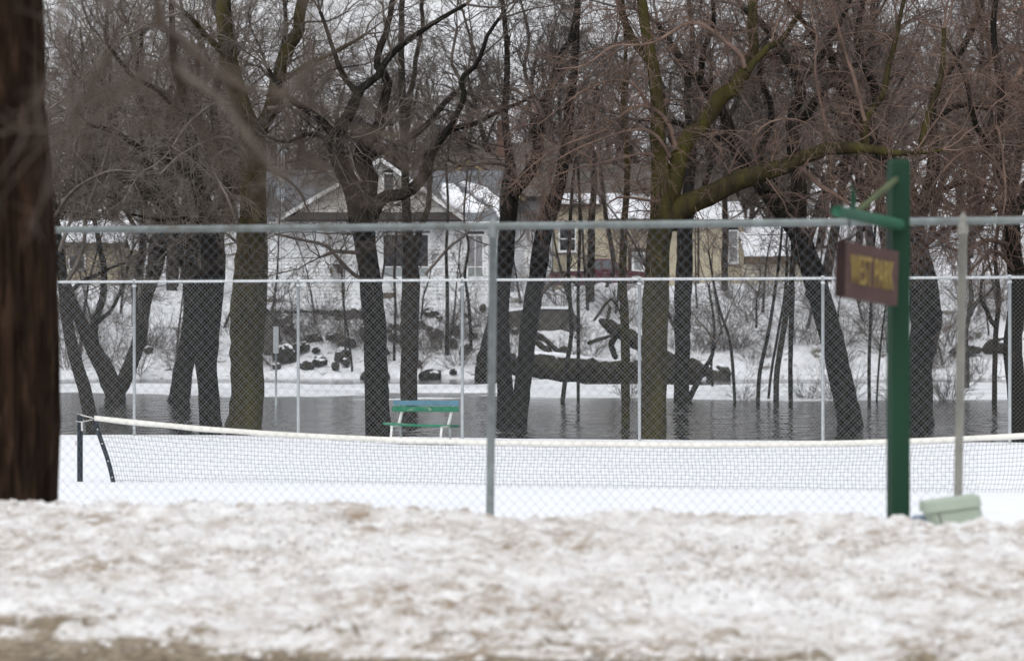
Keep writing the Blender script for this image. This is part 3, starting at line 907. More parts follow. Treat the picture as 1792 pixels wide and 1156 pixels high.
# ------------------------------------------------------------------ park sign on its post
def park_sign():
    D = 17.4
    pb = PX(1572, 930, D); pb[2] = 0.0
    t = thing('park_sign', 'maroon hanging park sign with yellow letters on a green wooden post', 'sign', pb)
    ztop = CAMZ + (HY - 279) * D / F
    w = 0.0485
    al = R(12)
    m = MB()
    vs = []
    for z, s in ((-0.3, 1.0), (ztop - 0.02, 1.0), (ztop, 0.86)):
        for i, j in ((-1, -1), (1, -1), (1, 1), (-1, 1)):
            x, y = i * w * s, j * w * s
            vs.append((pb[0] + x * math.cos(al) - y * math.sin(al), pb[1] + x * math.sin(al) + y * math.cos(al), z))
    m.add(vs, [(0, 3, 2, 1), (8, 9, 10, 11)] + [(r * 4 + j, r * 4 + (j + 1) % 4, (r + 1) * 4 + (j + 1) % 4, (r + 1) * 4 + j) for r in range(2) for j in range(4)])
    obj('post', m.mesh('post', pb), MAT['sign_green'], t)
    a = PX(1574, 393, D - 0.06); e = PX(1464, 369, 16.62)
    ar = obj('arm', MB().tube([a, e], 0.031, 12).mesh('arm', pb, True), MAT['sign_green_light'], t)
    br = MB().bar(PX(1569, 313, D - 0.06), PX(1500, 370, 16.85), 0.022, 0.022)
    obj('brace', br.mesh('brace', pb), MAT['sign_brace'], t)
    st = MB().tube([PX(1493, 378, 16.8), PX(1493, 340, 16.8), PX(1492, 322, 16.8)], [0.016, 0.014, 0.006], 8)
    obj('finial', st.mesh('finial', pb, True), MAT['sign_green'], t)
    # board: end points on its top edge
    r_top, l_top = PX(1573, 440, 17.25), PX(1481, 421, 16.72)
    ax = l_top - r_top; Lb = np.linalg.norm(ax); ax /= Lb
    nrm = np.cross(ax, (0, 0, 1)); nrm /= np.linalg.norm(nrm)       # normal of the lettered face
    if nrm[1] > 0: nrm = -nrm
    up = np.cross(nrm, ax); up = up if up[2] > 0 else -up
    Hb, tb = 0.285, 0.052
    m = MB(); vs = []
    bev = 0.006
    for s, q in ((0, 1), (Lb, 1)):
        for k, h in ((0, 0), (0, -Hb), (-tb, -Hb), (-tb, 0)):
            vs.append(r_top + ax * s + up * h + nrm * k)
    m.add(vs, [(0, 1, 2, 3), (7, 6, 5, 4), (0, 4, 5, 1), (1, 5, 6, 2), (2, 6, 7, 3), (3, 7, 4, 0)])
    bo = obj('board', m.mesh('board', pb), MAT['sign_maroon'], t)
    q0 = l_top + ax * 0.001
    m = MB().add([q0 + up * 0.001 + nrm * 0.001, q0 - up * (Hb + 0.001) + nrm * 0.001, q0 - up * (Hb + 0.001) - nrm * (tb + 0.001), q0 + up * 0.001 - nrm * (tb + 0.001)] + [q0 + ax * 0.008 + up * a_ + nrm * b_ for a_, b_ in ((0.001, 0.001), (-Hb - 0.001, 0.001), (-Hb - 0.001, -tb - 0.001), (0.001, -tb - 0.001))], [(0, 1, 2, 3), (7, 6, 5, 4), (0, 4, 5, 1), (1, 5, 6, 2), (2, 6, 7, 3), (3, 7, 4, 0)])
    obj('end_shade_strip', m.mesh('end_shade_strip', pb), MAT['sign_end_shade'], bo)  # thin dark strip over the board's end: end grain plus painted shade
    # raised letters
    cu = bpy.data.curves.new('lettering', 'FONT'); cu.body = 'WEST PARK'; cu.size = 0.2; cu.extrude = 0.003; cu.space_character = 1.12
    tmp = bpy.data.objects.new('tmp_text', cu); SC.collection.objects.link(tmp)
    dg = bpy.context.evaluated_depsgraph_get()
    me = bpy.data.meshes.new_from_object(tmp.evaluated_get(dg))
    bpy.data.objects.remove(tmp); bpy.data.curves.remove(cu)
    co = np.zeros(len(me.vertices) * 3); me.vertices.foreach_get('co', co); co = co.reshape(-1, 3)
    mn, mxx = co.min(0), co.max(0)
    wd, hg = Lb * 0.80, 0.150
    sx = (co[:, 0] - mn[0]) / (mxx[0] - mn[0]); sy = (co[:, 1] - mn[1]) / (mxx[1] - mn[1])
    rt = -ax                                                  # reading direction, left end -> post
    org = l_top + rt * Lb * 0.09 - up * (Hb * 0.5 + hg * 0.46)
    W = org + rt[None] * (sx * wd)[:, None] + up[None] * (sy * hg)[:, None] + nrm[None] * (0.004 + co[:, 2:3])
    me.vertices.foreach_set('co', (W - pb).ravel()); me.update()
    me.materials.clear()
    obj('lettering', me, MAT['sign_yellow'], bo)
    for s in (0.10, 0.86):
        q = r_top + ax * Lb * s - nrm * tb / 2
        f = (q[1] - a[1]) / (e[1] - a[1]); z = a[2] + (e[2] - a[2]) * f
        hk = MB().tube([q + (0, 0, -0.01), (q[0], q[1], z)], 0.006, 6)
        obj('hook', hk.mesh('hook', pb), MAT['dark_metal'], t)
park_sign()

# ------------------------------------------------------------------ pale green utility box leaning in the snow
def utility_box():
    D = 17.0
    c = PX(1670, 925, D)
    t = thing('utility_box', 'pale green plastic utility box tilted in the snow beside the sign post', 'box', c)
    s = D / F
    ca, sa = math.cos(R(8)), math.sin(R(8))
    def pt(x, y, dep):
        # x right, y up in photo pixels from c, tilted; dep metres behind
        return c + np.array([(x * ca - y * sa) * s, dep, (x * sa + y * ca) * s])
    def rbox(name, xb, xt, y0, y1, d0, d1, mt, r=8):
        m = MB(); vs = []
        for (xa, xc_), y in ((xb, y0), (xt, y1)):
            for x, d in ((xa + r, d0), (xc_ - r, d0), (xc_, d0 + 0.03), (xc_, d1), (xa, d1), (xa, d0 + 0.03)):
                vs.append(pt(x, y, d))
        fs = [(5, 4, 3, 2, 1, 0), (6, 7, 8, 9, 10, 11)] + [(j, (j + 1) % 6, (j + 1) % 6 + 6, j + 6) for j in range(6)]
        return obj(name, m.add(vs, fs).mesh(name, c), mt, t)
    rbox('body', (-26, 56), (-46, 46), -22, 36, -0.12, 0.14, MAT['box_green'])
    rbox('lid', (-50, 49), (-48, 47), 36.5, 54, -0.135, 0.155, MAT['box_green'])
    m = MB(); m.bar(pt(-28, 34, -0.123), pt(-22, -22, -0.123), 0.006, 0.006)
    obj('seam', m.mesh('seam', c), MAT['shingle_tan'], t)
    p = PX(1604, 911, 17.2)
    o = tag(obj('pipe', MB().tube([PX(1585, 914, 17.2) - p, PX(1600, 909, 17.2) - p, PX(1625, 905, 17.25) - p], 0.022, 10).mesh('pipe', (0, 0, 0), True), MAT['pipe_blue'], None, p),
        'short blue-grey pipe lying between the green post and the pale box', 'pipe')
utility_box()

# thin gauge pole in the water
p = PX(483, 712, 92); p[2] = WATER
gp = thing('gauge_pole', 'thin grey pole with a narrow plate standing in the flood water', 'pole', p)
obj('pole', MB().tube([(0, 0, -0.8), (0, 0, 1.98)], 0.03, 8).mesh('pole', (0, 0, 0), True), MAT['galvanised'], gp)
obj('plate', MB().box(-0.075, 0.075, -0.045, -0.03, 1.45, 2.2).mesh('plate'), MAT['galvanised'], gp)

# ------------------------------------------------------------------ houses
def siding(m, x0, x1, z0, z1, yf, course, holes=(), top=None, proud=0.05):
    """clapboard courses on a wall facing -y; holes = [(x0,x1,z0,z1)]; top(z)->(x0,x1) clips a gable"""
    z = z0
    while z < z1 - 1e-4:
        zz = min(z + course, z1)
        a, b = (x0, x1)
        if top:
            ta, tb = top((z + zz) / 2); a, b = max(a, ta), min(b, tb)
        iv = [(a, b)]
        for hx0, hx1, hz0, hz1 in holes:
            if hz0 < zz - 0.01 and hz1 > z + 0.01:
                new = []
                for p, q in iv:
                    if hx1 <= p or hx0 >= q: new.append((p, q)); continue
                    if hx0 > p: new.append((p, hx0))
                    if hx1 < q: new.append((hx1, q))
                iv = new
        for p, q in iv:
            if q - p < 0.02: continue
            m.add([(p, yf - proud, z), (q, yf - proud, z), (q, yf, zz), (p, yf, zz), (p, yf + 0.1, z), (q, yf + 0.1, z), (q, yf + 0.1, zz), (p, yf + 0.1, zz)],
                  [(0, 1, 2, 3), (0, 4, 5, 1), (3, 2, 6, 7), (0, 3, 7, 4), (1, 5, 6, 2)])
        z = zz
    return m

def window(parent, x0, x1, z0, z1, yf, base, fw=0.09, mull=0, bar=None, glass='window_glass', sill=True, curtain=False):
    m = MB()
    m.box(x0 - fw, x0, yf - 0.08, yf + 0.08, z0 - fw, z1 + fw); m.box(x1, x1 + fw, yf - 0.08, yf + 0.08, z0 - fw, z1 + fw)
    m.box(x0, x1, yf - 0.08, yf + 0.08, z1, z1 + fw); m.box(x0, x1, yf - 0.08, yf + 0.08, z0 - fw, z0)
    w = obj('window', m.mesh('window', base), MAT['trim_white'], parent)
    n = mull + 1; step = (x1 - x0) / n
    for i in range(n):
        a, b = x0 + i * step + (0.025 if i else 0), x0 + (i + 1) * step - (0.025 if i < n - 1 else 0)
        rows = [(z0, z1)] if bar is None else [(z0, bar - 0.03), (bar + 0.03, z1)]
        for k, (c, d) in enumerate(rows):
            g = glass if not (bar and k == 0 and curtain) else 'panel_grey'
            obj('pane', MB().box(a, b, yf + 0.02, yf + 0.03, c, d).mesh('pane', base), MAT[g], w)
        if i: obj('mullion', MB().box(a - 0.05, a, yf - 0.03, yf + 0.06, z0, z1).mesh('mullion', base), MAT['trim_white'], w)
    if bar: obj('sash_bar', MB().box(x0, x1, yf - 0.035, yf + 0.06, bar - 0.03, bar + 0.03).mesh('sash_bar', base), MAT['trim_white'], w)
    if sill: obj('sill', MB().box(x0 - fw - 0.05, x1 + fw + 0.05, yf - 0.16, yf - 0.082, z0 - fw - 0.05, z0 - fw).mesh('sill', base), MAT['trim_white'], w)
    return w

def zx(D):
    return (lambda x: (x - CX) / F * D), (lambda y: CAMZ + (HY - y) / F * D)

def roof_slab(m, e0, e1, r0, r1, th):
    """sloping slab: eave edge e0-e1, ridge edge r0-r1"""
    vs = [e0, e1, r1, r0]; n = np.cross(np.subtract(e1, e0), np.subtract(r0, e0)); n = n / np.linalg.norm(n)
    if n[2] < 0: n = -n
    lo = [np.array(v) - n * th for v in vs]
    return m.add([*map(tuple, vs), *map(tuple, lo)], [(0, 1, 2, 3), (7, 6, 5, 4), (0, 4, 5, 1), (1, 5, 6, 2), (2, 6, 7, 3), (3, 7, 4, 0)])

def snow_patch(parent, base, plane, poly, th, seed, name='roof_snow'):
    """irregular snow sheet on a sloping plane; plane(a,b)->(point, normal); poly in (a,b)"""
    rg = np.random.default_rng(seed)
    pts = []
    n = len(poly)
    for i in range(n):
        p, q = np.array(poly[i]), np.array(poly[(i + 1) % n])
        k = max(2, int(np.linalg.norm(q - p) / 0.35))
        for j in range(k):
            pts.append(p + (q - p) * j / k + rg.normal(size=2) * 0.05)
    vs_b, vs_t = [], []
    cen = np.mean(pts, axis=0)
    for p in pts:
        P, nn = plane(*p); vs_b.append(P + nn * 0.004)
        P, nn = plane(*(p + (cen - p) * 0.05)); vs_t.append(P + nn * th * rg.uniform(0.7, 1.1))
    k = len(pts)
    m = MB().add(vs_b + vs_t, [tuple(range(k, 2 * k))] + [(i, (i + 1) % k, (i + 1) % k + k, i + k) for i in range(k)])
    return obj(name, m.mesh(name, base), MAT['roof_snow'], parent)

def white_house():
    D = 165.0; X, Z = zx(D)
    b = np.array([X(660), D, Z(528)])
    t = thing('house', 'white clapboard house with a wide front gable and snow on its grey roof', 'house', b)
    x0, x1 = X(438), X(893); z0, ze = Z(540), Z(388)
    wins = [(X(671), X(749), Z(484), Z(411)), (X(819), X(844), Z(484), Z(413))]
    fw = 0.09
    holes = [(a - fw, c + fw, d - fw, e + fw) for a, c, d, e in wins]
    m = siding(MB(), x0, x1, z0, ze, D, 0.185, holes)
    obj('wall', m.mesh('wall', b), MAT['siding_white'], t)
    m = MB(); m.box(x0, x0 + 0.1, D + 0.12, D + 8, z0, ze); m.box(x1 - 0.1, x1, D + 0.12, D + 8, z0, ze); m.box(x0 + 0.11, x1 - 0.11, D + 7.9, D + 8, z0, ze)
    m.box(x0 + 0.12, x1 - 0.12, D + 0.5, D + 0.6, z0, ze - 0.1)
    obj('rear_wall', m.mesh('rear_wall', b), MAT['shed_grey'], t)
    obj('foundation', MB().box(x0 - 0.05, x1 + 0.05, D - 0.04, D + 0.3, z0 - 1.0, z0 + 0.35).mesh('foundation', b), MAT['shed_grey'], t)
    window(t, *wins[0][:2], wins[0][2], wins[0][3], D, b, fw, mull=0, bar=Z(467), curtain=True)
    window(t, *wins[1][:2], wins[1][2], wins[1][3], D, b, fw, mull=1, bar=Z(467), curtain=True, glass='curtain')
    obj('corner_board', MB().box(x1 - 0.16, x1 + 0.02, D - 0.09, D - 0.055, z0, ze).mesh('corner_board', b), MAT['trim_white'], t)
    # main roof, ridge parallel to the river
    zr, yr = Z(300) + 0.25, D + 4.0
    m = MB(); roof_slab(m, (x0 - 0.4, D - 0.45, ze - 0.02), (x1 + 0.3, D - 0.45, ze - 0.02), (x0 - 0.4, yr, zr), (x1 + 0.3, yr, zr), 0.14)
    roof_slab(m, (x0 - 0.4, D + 8.45, ze - 0.02), (x1 + 0.3, D + 8.45, ze - 0.02), (x0 - 0.4, yr + 0.01, zr), (x1 + 0.3, yr + 0.01, zr), 0.14)
    ro = obj('roof', m.mesh('roof', b), MAT['shingle_grey'], t)
    obj('gutter', MB().box(x0 - 0.42, x1 + 0.32, D - 0.58, D - 0.46, ze - 0.13, ze - 0.01).mesh('gutter', b), MAT['trim_white'], ro)
    nn = np.cross((1, 0, 0), (0, yr - D + 0.45, zr - ze + 0.02)); nn = nn / np.linalg.norm(nn)
    if nn[2] < 0: nn = -nn
    def plane(a, s):      # a world x, s 0 eave .. 1 ridge
        return np.array([a, D - 0.45 + s * (yr - D + 0.45), ze - 0.02 + s * (zr - ze + 0.02)]), nn
    def pl2(a, s): return plane(a, s / 5.0)
    def c(x, y):
        s = (Z(y) - ze) / (zr - ze); return (X(x), 5.0 * s)
    snow_patch(t, b, pl2, [c(778, 352), c(800, 370), c(832, 372), c(856, 366), c(812, 334), c(790, 318), c(772, 318), c(768, 332)], 0.10, 1)
    snow_patch(t, b, pl2, [c(826, 336), c(858, 360), c(872, 378), c(888, 380), c(888, 352), c(850, 326), c(815, 314), c(800, 316)], 0.10, 2)
    snow_patch(t, b, pl2, [c(700, 330), c(722, 340), c(740, 352), c(752, 345), c(738, 322), c(716, 312)], 0.08, 3)
    # front gable
    gl, gr, ga = X(494), X(808), X(668); gz0, gz1 = Z(384), Z(283)
    def top(z):
        f = (z - gz0) / (gz1 - gz0); return (gl + (ga - gl) * f, gr + (ga - gr) * f)
    yf = D - 0.62
    gw = (X(673), X(689), Z(336), Z(306))
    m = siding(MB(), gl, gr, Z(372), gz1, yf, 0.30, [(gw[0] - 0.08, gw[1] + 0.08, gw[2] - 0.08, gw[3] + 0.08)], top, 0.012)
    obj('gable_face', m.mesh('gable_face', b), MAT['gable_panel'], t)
    window(t, gw[0], gw[1], gw[2], gw[3], yf, b, 0.08, sill=False)
    m = MB(); roof_slab(m, (gl + 0.15, yf - 0.5, Z(385)), (gr - 0.15, yf - 0.5, Z(385)), (gl + 0.55, yf - 0.06, Z(373)), (gr - 0.55, yf - 0.06, Z(373)), 0.10)
    obj('pent_roof', m.mesh('pent_roof', b), MAT['shingle_dark'], t)
    m = MB()
    for xe, sg in ((gl, -1), (gr, 1)):
        ez = gz0 - 0.02
        roof_slab(m, (xe + sg * 0.2, yf - 0.3, ez), (xe + sg * 0.2, yr, ez), (ga, yf - 0.3, gz1 + 0.12), (ga, yr, gz1 + 0.12), 0.10)
    obj('gable_roof', m.mesh('gable_roof', b), MAT['shingle_grey'], t)
    for xe, sg in ((gl, -1), (gr, 1)):
        m = MB(); m.bar((xe + sg * 0.22, yf - 0.33, gz0 - 0.08), (ga, yf - 0.33, gz1 + 0.06), 0.05, 0.20)
        obj('rake_board', m.mesh('rake_board', b), MAT['trim_white'], t)
    m = MB(); roof_slab(m, (X(560), yf - 0.28, Z(342) + 0.02), (X(560), D + 2, Z(342) + 0.02), (X(600), yf - 0.28, Z(318) + 0.06), (X(600), D + 2, Z(318) + 0.06), 0.05)
    # small dark shelf roof, lantern and boards by the wall
    m = MB(); m.box(X(583), X(606), D - 0.5, D - 0.025, Z(466), Z(462)); m.box(X(590), X(600), D - 0.3, D - 0.025, Z(478), Z(467))
    tag(obj('meter_hood', m.mesh('meter_hood', b), MAT['dark_metal'], t))
    obj('lantern', MB().box(X(577), X(582), D - 0.2, D - 0.025, Z(478), Z(468)).mesh('lantern', b), MAT['lantern'], t)
    obj('plank', MB().box(X(671), X(693), D - 0.35, D - 0.3, Z(523), Z(512)).mesh('plank', b), MAT['wood_brown'], t)
    obj('plank', MB().box(X(462), X(500), D - 0.35, D - 0.3, Z(529), Z(523)).mesh('plank', b), MAT['wood_brown'], t)
    # vent pipe
    obj('vent_pipe', MB().tube([(X(586), D + 3, Z(330)), (X(586), D + 3, Z(284))], 0.08, 8).mesh('vent_pipe', b), MAT['trim_white'], t)
white_house()

def antenna():
    D = 163.0; X, Z = zx(D)
    b = np.array([X(492), D, Z(530)])
    t = thing('antenna_mast', 'slim grey lattice antenna mast against the left of the white house', 'mast', b)
    hs = [(-0.16, -0.1), (0.16, -0.1), (0.0, 0.18)]
    H = Z(250) - b[2]
    for x, y in hs:
        obj('mast_leg', MB().tube([(x, y, -0.5), (x, y, H)], 0.016, 5).mesh('mast_leg'), MAT['galvanised'], t)
    m = MB()
    for k, z in enumerate(np.arange(0, H - 0.4, 0.4)):
        for i in range(3):
            a, c = hs[i], hs[(i + 1) % 3]
            m.tube([(*a, z), (*c, z + 0.4)], 0.008, 3, False)
    tag(obj('lattice_bracing', m.mesh('lattice_bracing'), MAT['galvanised'], t), kind='stuff')
antenna()

def gable_house():
    D = 180.0; X, Z = zx(D)
    b = np.array([X(822), D, 3.6])
    t = thing('house', 'blue-grey gable house with brown eaves and brick chimney behind the white house', 'house', b)
    gl, gr, ga = X(738), X(906), X(822); ze, za = Z(340), Z(283)
    def top(z):
        f = np.clip((z - ze) / (za - ze), 0, 1); return (gl + (ga - gl) * f, gr + (ga - gr) * f)
    m = siding(MB(), gl, gr, 3.0, za, D, 0.20, (), top)
    obj('wall', m.mesh('wall', b), MAT['siding_bluegrey'], t)
    m = MB()
    for xe, sg in ((gl, -1), (gr, 1)):
        roof_slab(m, (xe + sg * 0.5, D - 0.5, ze - 0.15), (xe + sg * 0.5, D + 9, ze - 0.15), (ga, D - 0.5, za + 0.28), (ga, D + 9, za + 0.28), 0.16)
    ro = obj('roof', m.mesh('roof', b), MAT['trim_brown'], t)
    for xe, sg in ((gl, -1), (gr, 1)):
        m = MB().bar((xe + sg * 0.4, D - 0.42, ze - 0.32), (ga, D - 0.42, za + 0.02), 0.06, 0.16)
        obj('rake_board', m.mesh('rake_board', b), MAT['trim_yellow'], t)
    # long roof behind, ridge across
    x0, x1 = X(780), X(990); D2 = D + 4; _, Z2 = zx(D2 + 4)
    m = MB(); roof_slab(m, (x0, D2, Z(338)), (x1, D2, Z(338)), (x0, D2 + 5, Z2(248)), (x1, D2 + 5, Z2(248)), 0.15)
    obj('rear_roof', m.mesh('rear_roof', b), MAT['shingle_tan'], t)
    obj('rear_wall', MB().box(x0 + 0.2, x1 - 0.2, D2 + 0.4, D2 + 9, 2.8, Z(340)).mesh('rear_wall', b), MAT['siding_bluegrey'], t)
    xc = X(880)
    ch = obj('chimney', MB().box(xc - 0.36, xc + 0.36, D2 + 3.6, D2 + 4.4, Z2(285), Z2(212)).mesh('chimney', b), MAT['brick_red'], t)
    obj('chimney_cap', MB().box(xc - 0.44, xc + 0.44, D2 + 3.5, D2 + 4.5, Z2(212), Z2(207)).mesh('chimney_cap', b), MAT['shed_grey'], ch)
gable_house()

def shed():
    D = 176.0; X, Z = zx(D)
    b = np.array([X(930), D, 3.9])
    t = thing('shed', 'pale grey board shed between the white house and the tan house', 'shed', b)
    z1 = Z(392)
    m = MB()
    x = X(900)
    while x < X(966):
        m.box(x, x + 0.17, D, D + 0.08, 3.2, z1 - 0.05); x += 0.185
    tag(obj('boarding', m.mesh('boarding', b), MAT['shed_grey'], t), kind='stuff')
    obj('wall', MB().box(X(900), X(966), D + 0.09, D + 3, 3.2, z1 - 0.06).mesh('wall', b), MAT['shed_grey'], t)
    m = MB(); roof_slab(m, (X(896), D - 0.3, z1 - 0.04), (X(970), D - 0.3, z1 - 0.04), (X(896), D + 3.2, z1 + 0.7), (X(970), D + 3.2, z1 + 0.7), 0.12)
    obj('roof', m.mesh('roof', b), MAT['shingle_dark'], t)
    obj('door', MB().box(X(918), X(940), D - 0.04, D - 0.004, 3.8, Z(432)).mesh('door', b), MAT['trim_white'], t)
shed()

def tan_house():
    D = 182.0; X, Z = zx(D)
    b = np.array([X(1130), D, 3.9])
    t = thing('house', 'tan brick house with snowy porch roofs and a white storm door', 'house', b)
    fw = 0.09
    w1 = (X(980), X(1006), Z(438), Z(398)); w2 = (X(1276), X(1290), Z(458), Z(405)); dr = (X(1104), X(1131), 3.7, Z(440))
    def wallbox(name, x0, x1, z0, z1, holes, mt):
        m = siding(MB(), x0, x1, z0, z1, D, 0.30, holes, None, 0.0)
        return obj(name, m.mesh(name, b), mt, t)
    h = [(w[0] - fw, w[1] + fw, w[2] - fw, w[3] + fw) for w in (w1, w2)] + [dr]
    wallbox('wall', X(968), X(1302), 3.0, Z(386), h, MAT['brick_tan'])
    m = siding(MB(), X(968), X(1062), Z(386), Z(362), D, 0.3, (), None, 0.0)
    obj('upper_wall', m.mesh('upper_wall', b), MAT['brick_tan'], t)
    obj('rear_wall', MB().box(X(968) + 0.02, X(1302) - 0.02, D + 0.6, D + 9, 3.0, Z(388)).mesh('rear_wall', b), MAT['dark_room'], t)
    window(t, *w1, D, b, fw, bar=(w1[2] + w1[3]) / 2)
    window(t, *w2, D, b, fw, bar=(w2[2] + w2[3]) / 2, glass='curtain')
    # storm door with brown surround
    m = MB(); m.box(X(1099), X(1104), D - 0.06, D + 0.08, 3.7, Z(434)); m.box(X(1131), X(1136), D - 0.06, D + 0.08, 3.7, Z(434)); m.box(X(1104), X(1131), D - 0.06, D + 0.08, Z(440), Z(434))
    obj('door_surround', m.mesh('door_surround', b), MAT['trim_brown'], t)
    d0, d1 = X(1105.5), X(1129.5)
    m = MB(); m.box(d0, d0 + 0.13, D - 0.02, D + 0.04, 3.75, Z(441)); m.box(d1 - 0.13, d1, D - 0.02, D + 0.04, 3.75, Z(441)); m.box(d0 + 0.13, d1 - 0.13, D - 0.02, D + 0.04, Z(445), Z(441)); m.box(d0 + 0.13, d1 - 0.13, D - 0.02, D + 0.04, 3.75, Z(472))
    do = obj('door', m.mesh('door', b), MAT['trim_white'], t)
    for za, zb_ in ((Z(472), Z(459)), (Z(458), Z(445))):
        obj('pane', MB().box(d0 + 0.13, d1 - 0.13, D + 0.005, D + 0.015, za, zb_).mesh('pane', b), MAT['panel_grey'], do)
    # roofs: snow-covered eave (left), porch (middle), wing (right), brown-grey main roof behind
    def sroof(x0, x1, ye, yt, dep, over, th, dark=True, seed=1):
        m = MB(); roof_slab(m, (X(x0), D - over, Z(ye)), (X(x1), D - over, Z(ye)), (X(x0), D + dep, Z(yt)), (X(x1), D + dep, Z(yt)), 0.16)
        r = obj('roof', m.mesh('roof', b), MAT['trim_brown'], t)
        e = np.array([X(x0), D - over, Z(ye)]); f = np.array([0, dep + over, Z(yt) - Z(ye)]); Lf = np.linalg.norm(f); f = f / Lf
        nn = np.cross((1, 0, 0), f); nn = nn if nn[2] > 0 else -nn
        W = X(x1) - X(x0)
        pl = lambda a, s: (e + np.array([a, 0, 0]) + f * s, nn)
        snow_patch(r, b, pl, [(0.1, 0.12), (W - 0.1, 0.12), (W - 0.1, Lf - 0.1), (0.1, Lf - 0.1)], 0.16, seed)
    sroof(972, 1052, 358, 338, 3.0, 0.5, 0.2, seed=4)
    sroof(1060, 1168, 385, 336, 3.5, 1.2, 0.2, seed=5)
    sroof(1168, 1306, 386, 350, 3.5, 0.5, 0.2, seed=6)
    Zm = lambda y: CAMZ + (HY - y) / F * (D + 7)
    m = MB(); roof_slab(m, (X(960), D + 3.2, Z(338)), (X(1300), D + 3.2, Z(346)), (X(985), D + 8, Zm(285)), (X(1275), D + 8, Zm(285)), 0.15)
    obj('main_roof', m.mesh('main_roof', b), MAT['shingle_tan'], t)
    obj('downpipe', MB().tube([(X(1222), D - 0.06, 3.4), (X(1222), D - 0.06, Z(388))], 0.06, 6).mesh('downpipe', b), MAT['trim_brown'], t)
tan_house()

def garage():
    D = 178.0; X, Z = zx(D)
    b = np.array([X(1360), D, 4.0])
    t = thing('garage', 'low cream garage with a deep snow-covered roof right of the tan house', 'garage', b)
    m = MB()
    siding(m, X(1305), X(1425), 3.2, Z(461), D, 0.22)
    obj('wall', m.mesh('wall', b), MAT['cream_wall'], t)
    obj('rear_wall', MB().box(X(1306), X(1424), D + 0.2, D + 6, 3.2, Z(462)).mesh('rear_wall', b), MAT['cream_wall'], t)
    obj('fascia', MB().box(X(1303), X(1428), D - 0.45, D - 0.36, Z(462), Z(449)).mesh('fascia', b), MAT['wood_brown'], t)
    m = MB(); roof_slab(m, (X(1303), D - 0.35, Z(449)), (X(1428), D - 0.35, Z(449)), (X(1303), D + 5.5, Z(394)), (X(1428), D + 5.5, Z(394)), 0.14)
    r = obj('roof', m.mesh('roof', b), MAT['trim_brown'], t)
    e = np.array([X(1303), D - 0.42, Z(449)]); f = np.array([0, 5.85, Z(394) - Z(449)]); Lf = np.linalg.norm(f); f /= Lf
    nn = np.cross((1, 0, 0), f); nn = nn if nn[2] > 0 else -nn
    W = X(1428) - X(1303)
    snow_patch(r, b, lambda a, s: (e + np.array([a, 0, 0]) + f * s, nn), [(0.0, 0.0), (W, 0.0), (W, Lf - 0.1), (0.0, Lf - 0.1)], 0.2, 9)
garage()

def left_house():
    D = 172.0; X, Z = zx(D)
    b = np.array([X(130), D, 4.0])
    t = thing('house', 'low tan house with a snowy roof half hidden at far left', 'house', b)
    m = siding(MB(), X(20), X(215), 3.2, Z(430), D, 0.2, [(X(120), X(150), Z(472), Z(446))])
    obj('wall', m.mesh('wall', b), MAT['tan_wall'], t)
    obj('rear_wall', MB().box(X(20), X(215), D + 0.4, D + 7, 3.2, Z(432)).mesh('rear_wall', b), MAT['tan_wall'], t)
    window(t, X(122), X(148), Z(470), Z(448), D, b, 0.07)
    obj('fascia', MB().box(X(16), X(219), D - 0.5, D - 0.41, Z(433), Z(424)).mesh('fascia', b), MAT['wood_brown'], t)
    m = MB(); roof_slab(m, (X(16), D - 0.4, Z(425)), (X(219), D - 0.4, Z(425)), (X(16), D + 4, Z(384)), (X(219), D + 4, Z(384)), 0.14)
    r = obj('roof', m.mesh('roof', b), MAT['shingle_dark'], t)
    e = np.array([X(16), D - 0.46, Z(425)]); f = np.array([0, 4.4, Z(384) - Z(425)]); Lf = np.linalg.norm(f); f /= Lf
    nn = np.cross((1, 0, 0), f); nn = nn if nn[2] > 0 else -nn
    W = X(219) - X(16)
    snow_patch(r, b, lambda a, s: (e + np.array([a, 0, 0]) + f * s, nn), [(0, 0), (W, 0), (W, Lf - 0.1), (0, Lf - 0.1)], 0.16, 10)
left_house()

